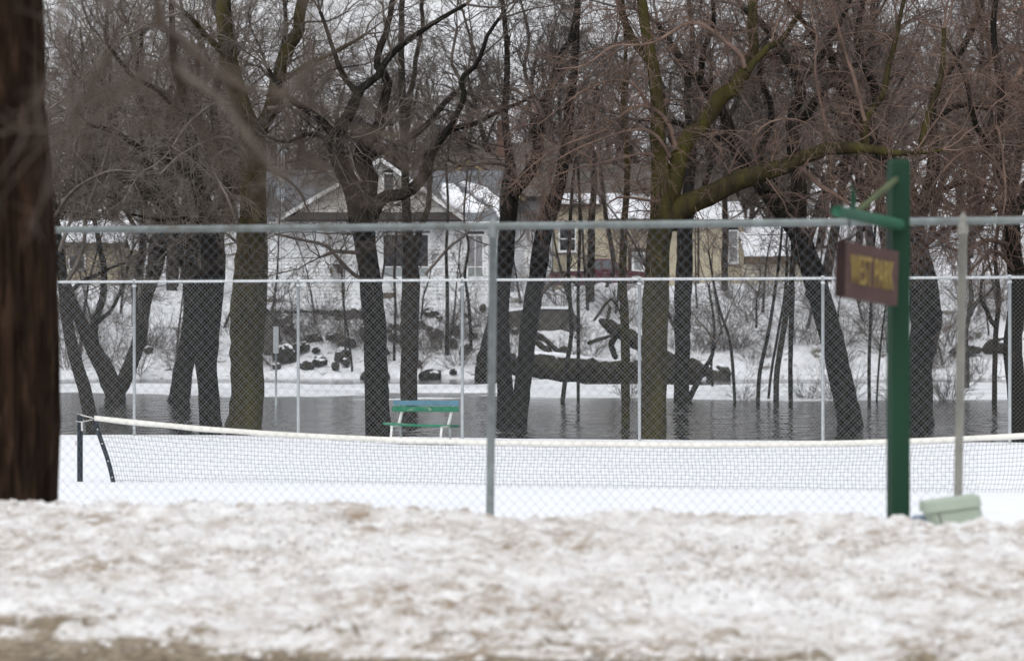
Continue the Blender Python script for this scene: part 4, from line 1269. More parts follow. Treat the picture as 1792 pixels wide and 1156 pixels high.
# ------------------------------------------------------------------ maroon pickup
def pickup():
    D = 171.0; X, Z = zx(D)
    xr = X(962)                       # rear bumper at the left, nose to the right
    zg = Z(453) - 1.80
    b = np.array([xr + 2.75, D, zg])
    t = thing('pickup_truck', 'maroon pickup truck parked nose-right in front of the tan house', 'truck', b)
    W = 0.92
    def prof(name, poly, w, mt, inset=0.0, parent=t, y0=None, y1=None, smooth=False):
        m = MB().prism(poly, -w if y0 is None else y0, w if y1 is None else y1)
        return obj(name, m.mesh(name), mt, parent)
    o = -2.75
    # bed, cab lower body and nose as one side profile
    body = [(o + 0.0, 0.55), (o + 0.35, 0.42), (o + 0.62, 0.42), (o + 0.72, 0.78), (o + 0.95, 0.92), (o + 1.25, 0.92), (o + 1.48, 0.78), (o + 1.58, 0.40), (o + 4.02, 0.40), (o + 4.12, 0.78), (o + 4.35, 0.92),
            (o + 4.65, 0.92), (o + 4.88, 0.78), (o + 4.98, 0.42), (o + 5.35, 0.45), (o + 5.45, 0.62), (o + 5.44, 0.95), (o + 5.30, 1.08), (o + 4.05, 1.19), (o + 3.95, 1.22), (o + 2.05, 1.22), (o + 2.03, 1.14), (o + 0.02, 1.12)]
    prof('body', body, W, MAT['truck_maroon'])
    cabp = [(o + 2.06, 1.22), (o + 3.98, 1.21), (o + 3.28, 1.74), (o + 3.10, 1.80), (o + 2.35, 1.80), (o + 2.22, 1.75)]
    m = MB()
    n = len(cabp)
    lo = [(x, -W * 0.97, z) for x, z in cabp]; hi = [(x, W * 0.97, z) for x, z in cabp]
    for k, (x, z) in enumerate(cabp):
        tz = (z - 1.2) / 0.6 * 0.14
        lo[k] = (x, -W * 0.97 + tz, z); hi[k] = (x, W * 0.97 - tz, z)
    m.add(lo + hi, [tuple(range(n)), tuple(range(2 * n - 1, n - 1, -1))] + [(i, i + n, (i + 1) % n + n, (i + 1) % n) for i in range(n)])
    cab = obj('cab', m.mesh('cab'), MAT['truck_maroon'], t)
    def side_glass(poly):
        m = MB(); vs = []
        for sgn in (-1,):
            vs = [(x, -(W * 0.97 - (z - 1.2) / 0.6 * 0.14) - 0.012, z) for x, z in poly]
        m.add(vs + [(x, y + 0.02, z) for x, y, z in vs], [tuple(range(len(vs)))] + [(i, (i + 1) % len(vs), (i + 1) % len(vs) + len(vs), i + len(vs)) for i in range(len(vs))])
        obj('side_window', m.mesh('side_window'), MAT['truck_glass'], cab)
    side_glass([(o + 2.22, 1.27), (o + 2.62, 1.27), (o + 2.62, 1.70), (o + 2.36, 1.70)])
    side_glass([(o + 2.74, 1.27), (o + 3.72, 1.27), (o + 3.22, 1.68), (o + 3.06, 1.71), (o + 2.74, 1.71)])
    m = MB().add([(o + 3.97, -W * 0.85, 1.24), (o + 3.97, W * 0.85, 1.24), (o + 3.31, W * 0.74, 1.735), (o + 3.31, -W * 0.74, 1.735), (o + 3.985, -W * 0.85, 1.255), (o + 3.985, W * 0.85, 1.255), (o + 3.325, W * 0.74, 1.75), (o + 3.325, -W * 0.74, 1.75)],
                 [(0, 3, 2, 1), (4, 5, 6, 7), (0, 1, 5, 4), (1, 2, 6, 5), (2, 3, 7, 6), (3, 0, 4, 7)])
    obj('windscreen', m.mesh('windscreen'), MAT['truck_glass'], cab)
    for wx in (1.10, 4.50):
        for sy in (-1, 1):
            ang = np.linspace(0, 2 * math.pi, 25)[:-1]
            m = MB().tube([(o + wx, sy * 0.66, 0.36), (o + wx, sy * 0.68, 0.36), (o + wx, sy * 0.86, 0.36), (o + wx, sy * 0.88, 0.36)], [0.30, 0.36, 0.36, 0.30], 20)
            wh = obj('wheel', m.mesh('wheel', (0, 0, 0), False), MAT['tyre'], t)
            m = MB().tube([(o + wx, sy * 0.87, 0.36), (o + wx, sy * 0.895, 0.36)], [0.20, 0.17], 16)
            obj('rim', m.mesh('rim'), MAT['chrome'], wh)
    obj('bumper', MB().box(o - 0.10, o - 0.005, -W, W, 0.42, 0.62).mesh('bumper'), MAT['chrome'], t)
    obj('bumper', MB().box(o + 5.455, o + 5.56, -W, W, 0.42, 0.62).mesh('bumper'), MAT['chrome'], t)
    obj('tail_lamp', MB().box(o - 0.01, o + 0.08, -W - 0.012, -W + 0.1, 0.72, 1.0).mesh('tail_lamp'), MAT['lamp_red'], t)
    obj('headlight', MB().box(o + 5.30, o + 5.46, -W - 0.012, -W + 0.2, 0.78, 0.94).mesh('headlight'), MAT['lamp_clear'], t)
    obj('side_mirror', MB().box(o + 3.55, o + 3.68, -W - 0.20, -W - 0.02, 1.24, 1.40).mesh('side_mirror'), MAT['dark_metal'], t)
    obj('door_handle', MB().box(o + 2.78, o + 2.92, -W - 0.025, -W - 0.002, 1.05, 1.09).mesh('door_handle'), MAT['chrome'], t)
    m = MB(); m.box(o + 2.70, o + 2.715, -W - 0.004, -W + 0.01, 0.5, 1.2); m.box(o + 3.90, o + 3.915, -W - 0.004, -W + 0.01, 0.5, 1.18)
    obj('door_seam', m.mesh('door_seam'), MAT['dark_metal'], t)
    # snow heaped in the bed
    m = MB()
    gx = np.linspace(o + 0.1, o + 1.98, 12); gy = np.linspace(-W + 0.08, W - 0.08, 6)
    Xg, Yg = np.meshgrid(gx, gy); Zg = 1.10 + 0.10 * np.sin((Xg - o) * 1.3) + 0.04 * fbm(Xg * 2, Yg * 2, 4)
    obj('bed_snow', grid_mesh('bed_snow', Xg, Yg, Zg), MAT['roof_snow'], t)
pickup()

# ------------------------------------------------------------------ boulders, retaining wall, fallen trunk
def rock_mesh(seed, sub=3):
    import bmesh
    bm = bmesh.new(); bmesh.ops.create_icosphere(bm, subdivisions=sub, radius=1.0)
    rg = np.random.default_rng(seed); off = rg.uniform(0, 50, 3)
    for v in bm.verts:
        c = v.co
        f = 1 + 0.28 * float(fbm(np.array(c.x * 1.3 + off[0] + c.z), np.array(c.y * 1.3 + off[1] - c.z * 0.7), seed, 3))
        v.co = c * f
        v.co.z = max(v.co.z, -0.5)
    me = bpy.data.meshes.new('boulder'); bm.to_mesh(me); bm.free()
    me.materials.append(MAT['rock'])
    return me
def snow_cap_mesh(src, seed):
    import bmesh
    bm = bmesh.new(); bm.from_mesh(src)
    bm.normal_update()
    rg = np.random.default_rng(seed)
    kill = [f for f in bm.faces if f.normal.z < 0.80]
    bmesh.ops.delete(bm, geom=kill, context='FACES')
    for v in bm.verts:
        v.co += Vector((0, 0, 0.10)) + Vector(v.co.normalized()) * 0.02
    ext = bmesh.ops.extrude_face_region(bm, geom=list(bm.faces))
    for v in [g for g in ext['geom'] if isinstance(g, bmesh.types.BMVert)]: v.co.z -= 0.14
    me = bpy.data.meshes.new('snow_cap'); bm.to_mesh(me); bm.free()
    me.polygons.foreach_set('use_smooth', np.ones(len(me.polygons), dtype=bool))
    me.materials.append(MAT['roof_snow'])
    return me
RM = [rock_mesh(s) for s in (1, 2, 3, 4)]
CM = [snow_cap_mesh(m, i) for i, m in enumerate(RM)]
def land_D(x, y):
    """distance at which photo ray (x, y) meets the far bank"""
    for D in np.arange(145, 175, 0.15):
        X = (x - CX) / F * D
        if land_z(np.array(X), np.array(D)) >= CAMZ + (HY - y) / F * D: return D
    return 160.0
def boulder(x, y, w, h, k, label, group=None, cap=True):
    D = land_D(x, y + h * 0.3)
    p = PX(x, y + h * 0.1, D - 0.3); s = D / F / 2
    t = thing('boulder', label, 'boulder', p, group)
    t.scale = (w * s * 1.25, w * s, h * s * 1.6); t.rotation_euler = (0, 0, (x * 1.7) % 6.28)
    obj('stone', RM[k % 4], None, t)
    if cap: obj('snow_cap', CM[k % 4], None, t)
    return t
G = 'dark boulders on the bank below the white house'
for i, (x, y, w, h) in enumerate([(498, 620, 34, 26), (536, 640, 22, 12), (600, 622, 26, 20), (545, 592, 30, 14), (585, 588, 26, 12), (612, 600, 20, 14), (560, 634, 24, 10), (530, 606, 20, 12),
                                  (500, 560, 20, 16), (735, 567, 14, 10), (700, 590, 18, 14), (640, 580, 26, 24), (690, 574, 22, 18), (765, 585, 18, 14), (790, 600, 20, 16), (815, 612, 22, 18)]):
    boulder(x, y, w, h, i, 'dark snow-capped boulder in the rubble bank below the white house', G)
boulder(474, 592, 34, 52, 1, 'large dark boulder beside the mossy trunk, under the white house', cap=False)
boulder(757, 549, 22, 9, 2, 'small flat boulder alone on clean snow right below the white house')
boulder(655, 655, 58, 24, 3, 'broad low boulder at the waterline behind the forked black tree')
boulder(752, 655, 34, 16, 0, 'low boulder at the waterline right of the bench')
boulder(1256, 655, 40, 24, 2, 'rounded dark boulder at the waterline right of the fallen trunk')
boulder(1690, 612, 40, 14, 1, 'flat boulder with snow on top in front of the right-hand bank')
boulder(1745, 606, 60, 24, 3, 'broad dark boulder on the bank at the right edge')
boulder(1715, 690, 90, 16, 0, 'long low rock ledge at the waterline at the right')
boulder(260, 612, 14, 10, 2, 'small boulder in snow between the leaning stems and the twin black trunks')

def retaining_wall():
    x0, x1 = 462, 632
    D = 158.2
    b = PX(545, 568, D)
    t = thing('retaining_wall', 'dark dry-stone retaining wall in the bank under the white house', 'wall', b)
    rg = np.random.default_rng(5)
    ms = [rock_mesh(s, 2) for s in (11, 12, 13)]
    for row in range(2):
        x = x0 + row * 7
        while x < x1:
            w = rg.uniform(16, 26)
            p = PX(x + w / 2, 562 - row * 13 + rg.normal() * 1.5 - (x - x0) * 0.02, D + row * 0.15)
            o = obj('stone', ms[int(rg.integers(3))], None, t, p - b)
            s = D / F / 2
            o.scale = (w * s * 1.05, 0.45, 15 * s); o.rotation_euler = (0, 0, rg.choice([0, 3.14]) + rg.normal() * 0.1)
            x += w
    m = MB()
    us = np.linspace(x0, x1, 24)
    V = []
    for u in us:
        p = PX(u, 541 + 1.5 * math.sin(u * 0.2), D)
        for dy, dz in ((-0.35, -0.05), (-0.2, 0.14), (0.8, 0.2), (0.9, -0.1)): V.append(p + (0, dy, dz))
    Q = [(i * 4 + j, i * 4 + (j + 1) % 4, (i + 1) * 4 + (j + 1) % 4, (i + 1) * 4 + j) for i in range(23) for j in range(4)]
    obj('snow_cap', mesh_np('snow_cap', np.array(V) - b, Q, True), MAT['roof_snow'], t)
retaining_wall()

def fallen_trunk():
    rg = np.random.default_rng(9)
    D = 141.0
    b = PX(1030, 672, D)
    t = thing('fallen_trunk', 'massive dark fallen tree trunk lying along the far waterline', 'fallen tree', b)
    o = limb_pts([(896, 640, 30), (925, 642, 42), (970, 648, 46), (1030, 653, 48), (1090, 655, 50), (1150, 655, 50), (1205, 652, 44), (1232, 650, 24), (1246, 648, 8)], D, [0, 1.0, 1.5], rg, 0.1)
    V, Q = thick_tube(o, 18, rg, 0.20); add_part('trunk', V, Q, MAT['bark_log'], t)
    o = limb_pts([(1050, 560, 8), (1064, 568, 22), (1090, 582, 26), (1130, 606, 30), (1170, 632, 34), (1200, 650, 30)], D + 3, [2.0, 0.0], rg, 0.1)
    V, Q = thick_tube(o, 14, rg, 0.20); add_part('limb', V, Q, MAT['bark_log'], t)
    for px in ([(1085, 580, 14), (1070, 600, 12), (1078, 625, 10)], [(1000, 650, 10), (960, 600, 9), (930, 580, 8)], [(1040, 560, 5), (1062, 530, 5), (1072, 524, 4), (1085, 545, 4), (1092, 562, 3)], [(1062, 560, 6), (1068, 540, 7), (1066, 536, 3)],
               [(975, 640, 8), (958, 612, 12), (940, 600, 10)], [(1030, 600, 8), (1060, 590, 6), (1090, 575, 5)]):
        o = limb_pts(px, D + 1.0, 1.5, rg, 0.3); V, Q = thick_tube(o, 6, rg); add_part('limb', V, Q, MAT['bark_log'], t)
    # snow lying along the top
    o = limb_pts([(915, 620, 8), (950, 622, 14), (1000, 626, 12), (1050, 630, 8), (1090, 633, 4)], D + 0.3, 2.0, rg, 0.1)
    V, Q = thick_tube(o, 8, rg, 0.12); add_part('lying_snow', V, Q, MAT['roof_snow'], t)
fallen_trunk()

def slab():
    D = land_D(955, 574) - 0.4
    b = PX(955, 572, D)
    t = thing('concrete_slab', 'dark tilted concrete slab jutting from the bank above the fallen trunk', 'slab', b)
    P = lambda x, y, d: PX(x, y, D + d) - b
    vs = [P(885, 580, 0), P(940, 583, 0), P(1024, 580, 0), P(1000, 541, 0.3), P(930, 540, 0.3), P(884, 546, 0.3)]
    vk = [P(885, 580, 3), P(940, 583, 3), P(1024, 580, 3), P(1003, 541, 3.3), P(930, 540, 3.3), P(884, 546, 3.3)]
    n = 6
    m = MB().add(vs + vk, [tuple(range(n)), tuple(range(2 * n - 1, n - 1, -1))] + [(i, i + n, (i + 1) % n + n, (i + 1) % n) for i in range(n)])
    obj('block', m.mesh('block'), MAT['rock'], t)
    vs = [P(884, 546, 0.2), P(930, 540, 0.2), P(1000, 541, 0.2), P(1003, 540, 3.4), P(930, 538, 3.4), P(884, 544, 3.4)]
    up = np.array([0, 0, 0.12])
    m = MB().add([v + up * 0.05 for v in vs] + [v + up for v in vs], [(6, 7, 8, 9, 10, 11)] + [(i, (i + 1) % 6, (i + 1) % 6 + 6, i + 6) for i in range(6)])
    obj('snow_cap', m.mesh('snow_cap'), MAT['roof_snow'], t)
slab()

# ------------------------------------------------------------------ trees standing in the flood
tree('leaning_tree', 'slender dark tree leaning left out of the water behind the net post', 69.0,
     [([(166, 764, 26), (152, 700, 26), (137, 640, 24), (120, 580, 22), (113, 520, 20), (106, 460, 18), (98, 390, 15), (84, 300, 12), (70, 200, 9)], 0.5)],
     [([(112, 500, 8), (140, 440, 7), (150, 380, 6), (170, 320, 5), (190, 260, 3)], -1.0), ([(104, 440, 8), (130, 360, 6), (135, 290, 5), (150, 200, 3)], 1.5), ([(95, 380, 7), (130, 330, 6), (190, 300, 4), (240, 300, 3)], -1.5)],
     'bark_grey', 'twig_grey', seed=11, dens=7.0, clear=3.0, grav=0.0)
tree('multi_stem_tree', 'clump of bent grey stems spreading from one base behind the first fence post', 99.0,
     [([(205, 702, 36), (192, 665, 38), (165, 612, 30), (140, 560, 24), (116, 500, 18), (100, 440, 14), (80, 360, 9)], 0.0),
      ([(196, 702, 30), (222, 655, 28), (243, 595, 26), (254, 525, 25), (274, 470, 23), (288, 410, 18), (300, 350, 14), (290, 250, 10), (300, 150, 7)], 1.0)],
     [([(168, 615, 18), (165, 570, 14), (180, 510, 13), (178, 440, 10), (160, 360, 7), (165, 260, 5)], -1.5), ([(242, 590, 14), (238, 540, 13), (240, 480, 11), (252, 400, 9), (255, 300, 7), (240, 200, 5)], -1.0),
      ([(150, 580, 10), (195, 540, 7), (215, 500, 6), (230, 440, 5)], 1.0), ([(122, 510, 8), (150, 490, 7), (190, 470, 5), (220, 460, 4)], -1), ([(280, 440, 8), (240, 400, 7), (200, 340, 6), (150, 300, 5), (120, 260, 4)], -1.5)],
     'bark_grey', 'twig_grey', seed=12, dens=5.0, l1=(1.0, 3.0), clear=2.6, tr=0.0055)
tree('black_tree', 'black trunk with flared foot, the farther of the two crossing at left', 98.0,
     [([(312, 704, 40), (318, 660, 36), (330, 600, 36), (338, 540, 36), (332, 470, 34), (318, 410, 30), (290, 360, 24), (240, 325, 18), (175, 290, 14), (120, 262, 9)], 1.0)],
     [([(330, 460, 20), (350, 400, 16), (345, 330, 13), (360, 260, 11), (345, 160, 9), (355, 60, 6)], 1.5), ([(290, 360, 14), (265, 300, 12), (270, 230, 10), (240, 150, 8), (250, 50, 6)], -1.5),
      ([(230, 322, 9), (200, 260, 8), (190, 180, 6), (160, 100, 5)], 1.0), ([(170, 290, 8), (140, 320, 6), (110, 340, 4)], -1)],
     'bark_black', 'twig_grey', seed=13, dens=5.5, l1=(1.0, 3.2), clear=3.2, tr=0.0055)
tree('black_tree', 'stout wet black trunk standing close left of the mossy trunk', 71.0,
     [([(370, 750, 44), (366, 690, 38), (362, 630, 40), (364, 560, 48), (370, 500, 48), (374, 440, 44), (368, 395, 40), (352, 340, 30), (338, 280, 24), (330, 200, 18), (305, 110, 13), (300, 0, 10)], 0.3)],
     [([(372, 430, 30), (398, 370, 22), (396, 280, 17), (374, 200, 14), (388, 100, 11), (375, 0, 9)], 1.5), ([(345, 320, 16), (300, 280, 13), (250, 262, 10), (200, 230, 8), (150, 215, 5)], -1.5),
      ([(332, 210, 12), (280, 160, 10), (230, 130, 8), (190, 80, 6)], -1.0), ([(368, 400, 10), (330, 380, 8), (280, 385, 6), (230, 375, 4)], -1.2)],
     'bark_black', 'twig_grey', seed=14, dens=7.5, clear=3.1, grav=-0.03)
tree('mossy_tree', 'thick olive mossy trunk left of the white house', 66.0,
     [([(430, 760, 70), (431, 720, 63), (432, 640, 60), (433, 560, 62), (437, 480, 61), (442, 400, 50), (443, 340, 47), (445, 280, 45), (438, 235, 40), (416, 165, 33), (397, 80, 31), (390, -20, 28)], 0.0)],
     [([(440, 262, 34), (462, 205, 27), (484, 140, 25), (510, 75, 24), (530, 0, 20)], 1.0), ([(402, 105, 12), (360, 60, 10), (320, 20, 8)], -1.5), ([(485, 140, 11), (540, 110, 9), (590, 90, 7), (640, 60, 5)], -1.0),
      ([(444, 300, 9), (425, 262, 8), (395, 240, 7), (355, 250, 5), (310, 275, 4), (280, 305, 3)], -1.5), ([(420, 190, 9), (380, 180, 8), (330, 215, 6), (300, 260, 4)], -1.2), ([(444, 320, 8), (420, 270, 7), (395, 262, 6), (372, 290, 5), (400, 350, 4), (412, 385, 3)], -1.6),
      ([(470, 190, 9), (520, 180, 7), (560, 200, 5), (600, 240, 4)], -1.4), ([(445, 290, 8), (480, 300, 6), (520, 330, 4), (540, 370, 3)], 1.0)],
     'bark_mossy', 'twig_grey', seed=15, dens=7.5, clear=3.3, grav=-0.05, l1=(0.8, 2.2))
tree('forked_tree', 'black tree forking into gnarled limbs in front of the white house', 64.5,
     [([(662, 776, 50), (660, 700, 46), (656, 600, 44), (650, 520, 42), (641, 440, 40), (630, 390, 44), (618, 335, 36), (600, 296, 34), (587, 262, 32), (592, 232, 28), (614, 194, 22), (634, 152, 17), (657, 138, 14), (672, 112, 13), (694, 86, 12), (718, 68, 11), (762, 38, 9), (815, 8, 7)], 0.0)],
     [([(632, 385, 34), (640, 335, 34), (636, 290, 33), (640, 255, 27), (662, 224, 22), (674, 182, 18), (672, 138, 16), (658, 104, 13), (678, 52, 11), (690, -10, 9)], 0.8),
      ([(636, 400, 26), (668, 352, 24), (712, 332, 20), (741, 305, 20), (755, 264, 18), (772, 236, 14), (797, 208, 11), (811, 167, 10), (806, 138, 9), (834, 114, 8), (852, 62, 7), (874, 32, 6)], -0.8),
      ([(770, 240, 12), (797, 221, 10), (832, 215, 9), (866, 200, 8), (910, 180, 6), (936, 166, 4)], -0.5), ([(640, 275, 14), (680, 258, 12), (720, 240, 11), (759, 204, 10), (797, 163, 8)], 0.8),
      ([(806, 140, 7), (790, 108, 6), (798, 68, 5), (800, 50, 4)], 0.5), ([(592, 235, 18), (560, 205, 14), (520, 180, 10), (490, 150, 8), (470, 120, 5)], -0.8), ([(600, 290, 12), (570, 245, 10), (540, 235, 8), (500, 250, 6), (470, 240, 4)], 0.8),
      ([(650, 500, 8), (610, 470, 7), (570, 430, 6), (530, 420, 5), (480, 410, 3)], -0.8), ([(645, 445, 8), (600, 440, 7), (583, 438, 6), (560, 450, 4)], -1.0), ([(630, 170, 12), (600, 130, 10), (580, 80, 8), (560, 20, 6)], -0.5)],
     'bark_black', 'twig_dark', seed=16, dens=5.5, clear=3.2, l1=(0.6, 1.9), wob=0.22)
tree('thin_tree', 'slim brown tree rising straight beside the forked black tree, behind the bench', 98.0,
     [([(716, 706, 32), (716, 640, 32), (717, 560, 34), (719, 490, 33), (716, 440, 24), (712, 390, 18), (709, 300, 15), (706, 200, 14), (702, 100, 12), (704, -10, 10)], 0.0)],
     [([(722, 480, 18), (734, 420, 14), (748, 350, 10), (752, 280, 7)], 1.0), ([(708, 235, 10), (720, 160, 9), (733, 70, 8), (742, -10, 7)], 0.5), ([(745, 480, 5), (780, 440, 5), (815, 410, 4)], -1.0), ([(705, 130, 6), (680, 70, 5), (670, 10, 4)], -1)],
     'bark_grey', 'twig_grey', seed=17, dens=2.4, clear=4.0, l1=(0.6, 2.0), tr=0.0055)
tree('twin_tree', 'dark twin-stemmed tree splayed in a V right of the near fence post', 73.0,
     [([(884, 748, 34), (883, 680, 30), (878, 600, 29), (877, 520, 30), (884, 440, 33), (892, 370, 30), (897, 320, 22), (890, 260, 16), (884, 200, 13), (888, 100, 11), (878, -10, 9)], 0.3),
      ([(908, 744, 34), (913, 690, 32), (921, 620, 32), (930, 545, 35), (941, 470, 34), (957, 390, 32), (972, 345, 28), (984, 300, 24), (993, 220, 20), (1004, 120, 16), (1012, -10, 12)], -0.3)],
     [([(895, 345, 20), (912, 310, 22), (932, 278, 21), (945, 208, 18), (958, 156, 16), (976, 114, 14), (1000, 66, 11), (1012, 0, 9)], 1.0), ([(892, 290, 8), (855, 283, 9), (815, 290, 7), (785, 280, 5)], -1.2), ([(884, 205, 8), (850, 160, 7), (830, 90, 6), (810, 20, 4)], -1.0),
      ([(950, 200, 9), (920, 140, 8), (925, 60, 6), (910, 0, 5)], 1.0), ([(990, 240, 9), (1030, 200, 8), (1060, 140, 6), (1080, 60, 5)], 1.2), ([(930, 540, 8), (960, 500, 6), (990, 480, 4)], -0.5)],
     'bark_black', 'twig_dark', seed=18, dens=6.0, clear=3.3, l1=(0.8, 2.2))
tree('mossy_tree', 'olive mossy trunk with a long limb reaching right, near the court centre', 60.5,
     [([(1140, 784, 58), (1142, 740, 50), (1145, 660, 46), (1147, 580, 46), (1149, 520, 47), (1152, 450, 44), (1157, 395, 45), (1160, 350, 46), (1156, 300, 32), (1152, 240, 29), (1151, 180, 26), (1143, 115, 23), (1128, 40, 20), (1122, -20, 18)], 0.0)],
     [([(1160, 385, 40), (1182, 355, 40), (1215, 345, 36), (1255, 334, 35), (1310, 308, 32), (1372, 283, 28), (1440, 265, 24), (1510, 258, 19), (1560, 268, 12), (1611, 266, 7), (1650, 262, 4)], -1.2),
      ([(1162, 370, 34), (1176, 320, 34), (1192, 272, 32), (1222, 222, 30), (1262, 176, 28), (1300, 136, 26), (1316, 104, 22), (1321, 60, 18), (1320, -10, 16)], 0.8),
      ([(1308, 125, 14), (1338, 86, 12), (1374, 68, 11), (1400, 20, 8)], 0.5), ([(1145, 125, 14), (1110, 70, 14), (1090, 20, 13), (1085, -20, 12)], 0.5),
      ([(1514, 262, 15), (1515, 208, 13), (1540, 165, 12), (1560, 100, 9), (1582, 0, 7)], 0.3), ([(1514, 212, 8), (1492, 132, 7), (1470, 60, 6), (1455, 0, 5)], 0.0), ([(1611, 268, 12), (1625, 208, 11), (1646, 138, 9), (1652, 50, 7)], 0.2),
      ([(1452, 262, 6), (1440, 200, 5), (1428, 130, 5), (1430, 60, 4)], -0.4), ([(1395, 290, 10), (1430, 320, 9), (1465, 342, 7), (1490, 360, 4)], -0.6),
      # arching suckers that droop to the left
      ([(1182, 262, 9), (1172, 221, 8), (1154, 197, 7), (1130, 187, 6), (1103, 190, 6), (1082, 208, 5), (1058, 228, 4.5), (1016, 242, 4), (971, 263, 3), (926, 294, 2.5), (891, 329, 2)], -1.2),
      ([(1303, 118, 10), (1293, 93, 9), (1265, 69, 8), (1234, 45, 7), (1206, 40, 7), (1179, 55, 6), (1148, 73, 5), (1113, 78, 5), (1071, 83, 4), (1023, 114, 3), (971, 121, 2)], -1.8),
      ([(1172, 275, 7), (1158, 246, 6), (1134, 228, 5), (1106, 227, 5), (1065, 239, 4), (1006, 263, 3), (954, 291, 2)], -1.6),
      ([(1167, 295, 7), (1144, 273, 6), (1120, 270, 5), (1085, 277, 4), (1044, 287, 3.5), (988, 301, 3), (919, 332, 2)], -1.0),
      ([(1152, 215, 7), (1120, 160, 6), (1085, 140, 5), (1040, 150, 4), (990, 180, 3), (940, 220, 2)], -1.4),
      ([(1330, 300, 6), (1318, 250, 5), (1345, 215, 4), (1400, 210, 3), (1440, 240, 2)], -1.2), ([(1180, 355, 6), (1130, 350, 5), (1085, 345, 4), (1060, 360, 2)], -1.0)],
     'bark_mossy', 'twig_red', seed=19, dens=6.5, clear=3.7, grav=-0.10, l1=(0.7, 2.0), n2=6, n3=4, upb=0.6)
tree('dark_tree', 'straight dark trunk close behind the right side of the central mossy tree', 98.0,
     [([(1192, 706, 30), (1193, 640, 28), (1195, 560, 30), (1196, 480, 31), (1199, 410, 29), (1204, 340, 22), (1210, 260, 17), (1202, 170, 13), (1212, 80, 10), (1205, -10, 8)], 0.0)],
     [([(1204, 700, 12), (1218, 670, 10), (1240, 630, 8), (1252, 600, 5)], 0.5), ([(1199, 400, 12), (1235, 330, 10), (1250, 250, 9), (1290, 180, 7), (1300, 90, 5)], 1.0), ([(1204, 300, 9), (1170, 240, 8), (1160, 160, 6), (1140, 90, 5)], -1.0), ([(1208, 240, 8), (1240, 190, 7), (1245, 110, 5)], 0)],
     'bark_black', 'twig_dark', seed=20, dens=4.5, clear=4.2, l1=(1.0, 3.0), tr=0.0055)
tree('leaning_tree', 'thick black trunk leaning left out of the water, left of the park sign', 71.5,
     [([(1490, 752, 50), (1482, 710, 46), (1468, 650, 44), (1452, 585, 43), (1434, 515, 43), (1414, 455, 42), (1396, 404, 39), (1370, 370, 36), (1338, 330, 31), (1308, 290, 27), (1284, 250, 24), (1268, 200, 20), (1232, 150, 17), (1190, 100, 13), (1150, 40, 9)], 0.5)],
     [([(1440, 530, 30), (1420, 505, 34), (1412, 500, 20)], -0.3), ([(1392, 400, 30), (1402, 350, 27), (1396, 290, 24), (1382, 225, 21), (1398, 150, 17), (1352, 62, 13), (1300, 15, 9)], -1.0), ([(1384, 225, 16), (1420, 190, 15), (1450, 150, 13), (1500, 110, 10), (1560, 60, 7)], 1.0),
      ([(1280, 245, 14), (1230, 240, 12), (1180, 215, 9), (1120, 210, 6)], 1.2), ([(1395, 155, 13), (1440, 90, 12), (1470, 40, 10), (1490, -10, 8)], 0.6), ([(1345, 335, 14), (1330, 270, 13), (1350, 200, 11), (1330, 130, 9), (1345, 50, 7)], 1.4), ([(1250, 180, 12), (1290, 130, 11), (1350, 95, 9), (1430, 82, 7)], -0.6),
      ([(1225, 145, 12), (1230, 90, 10), (1250, 40, 8), (1245, -10, 6)], -0.5)],
     'bark_black', 'twig_dark', seed=21, dens=6.5, clear=3.6, l1=(0.8, 2.3), wob=0.2)
tree('dark_tree', 'broad burled black trunk in the water right of the green sign post', 72.0,
     [([(1612, 752, 52), (1611, 710, 46), (1610, 650, 48), (1614, 600, 54), (1620, 555, 58), (1614, 500, 54), (1606, 440, 46), (1596, 380, 40), (1584, 325, 35), (1545, 265, 30), (1508, 216, 28), (1482, 162, 22), (1444, 131, 17), (1402, 113, 12), (1330, 96, 8)], 0.6)],
     [([(1600, 400, 26), (1620, 340, 24), (1640, 270, 20), (1630, 200, 17), (1660, 120, 14), (1700, 60, 11), (1720, -10, 9)], 1.0), ([(1630, 620, 20), (1640, 575, 34), (1636, 540, 28)], -0.3), ([(1510, 220, 16), (1530, 160, 14), (1500, 90, 12), (1510, 0, 9)], -1.0), ([(1480, 160, 14), (1440, 80, 12), (1400, 30, 9), (1370, -10, 7)], 0.8),
      ([(1632, 210, 12), (1680, 180, 11), (1730, 190, 9), (1790, 160, 6)], -1.0), ([(1606, 440, 12), (1660, 400, 10), (1700, 390, 8), (1760, 360, 5)], -1.4), ([(1620, 345, 12), (1680, 320, 10), (1740, 330, 7), (1790, 350, 4)], -1.0), ([(1590, 350, 10), (1540, 340, 8), (1500, 350, 6), (1460, 340, 4)], -1.0)],
     'bark_black', 'twig_red', seed=22, dens=7.5, clear=3.3, grav=-0.05, l1=(0.9, 2.4), n2=7, n3=4)
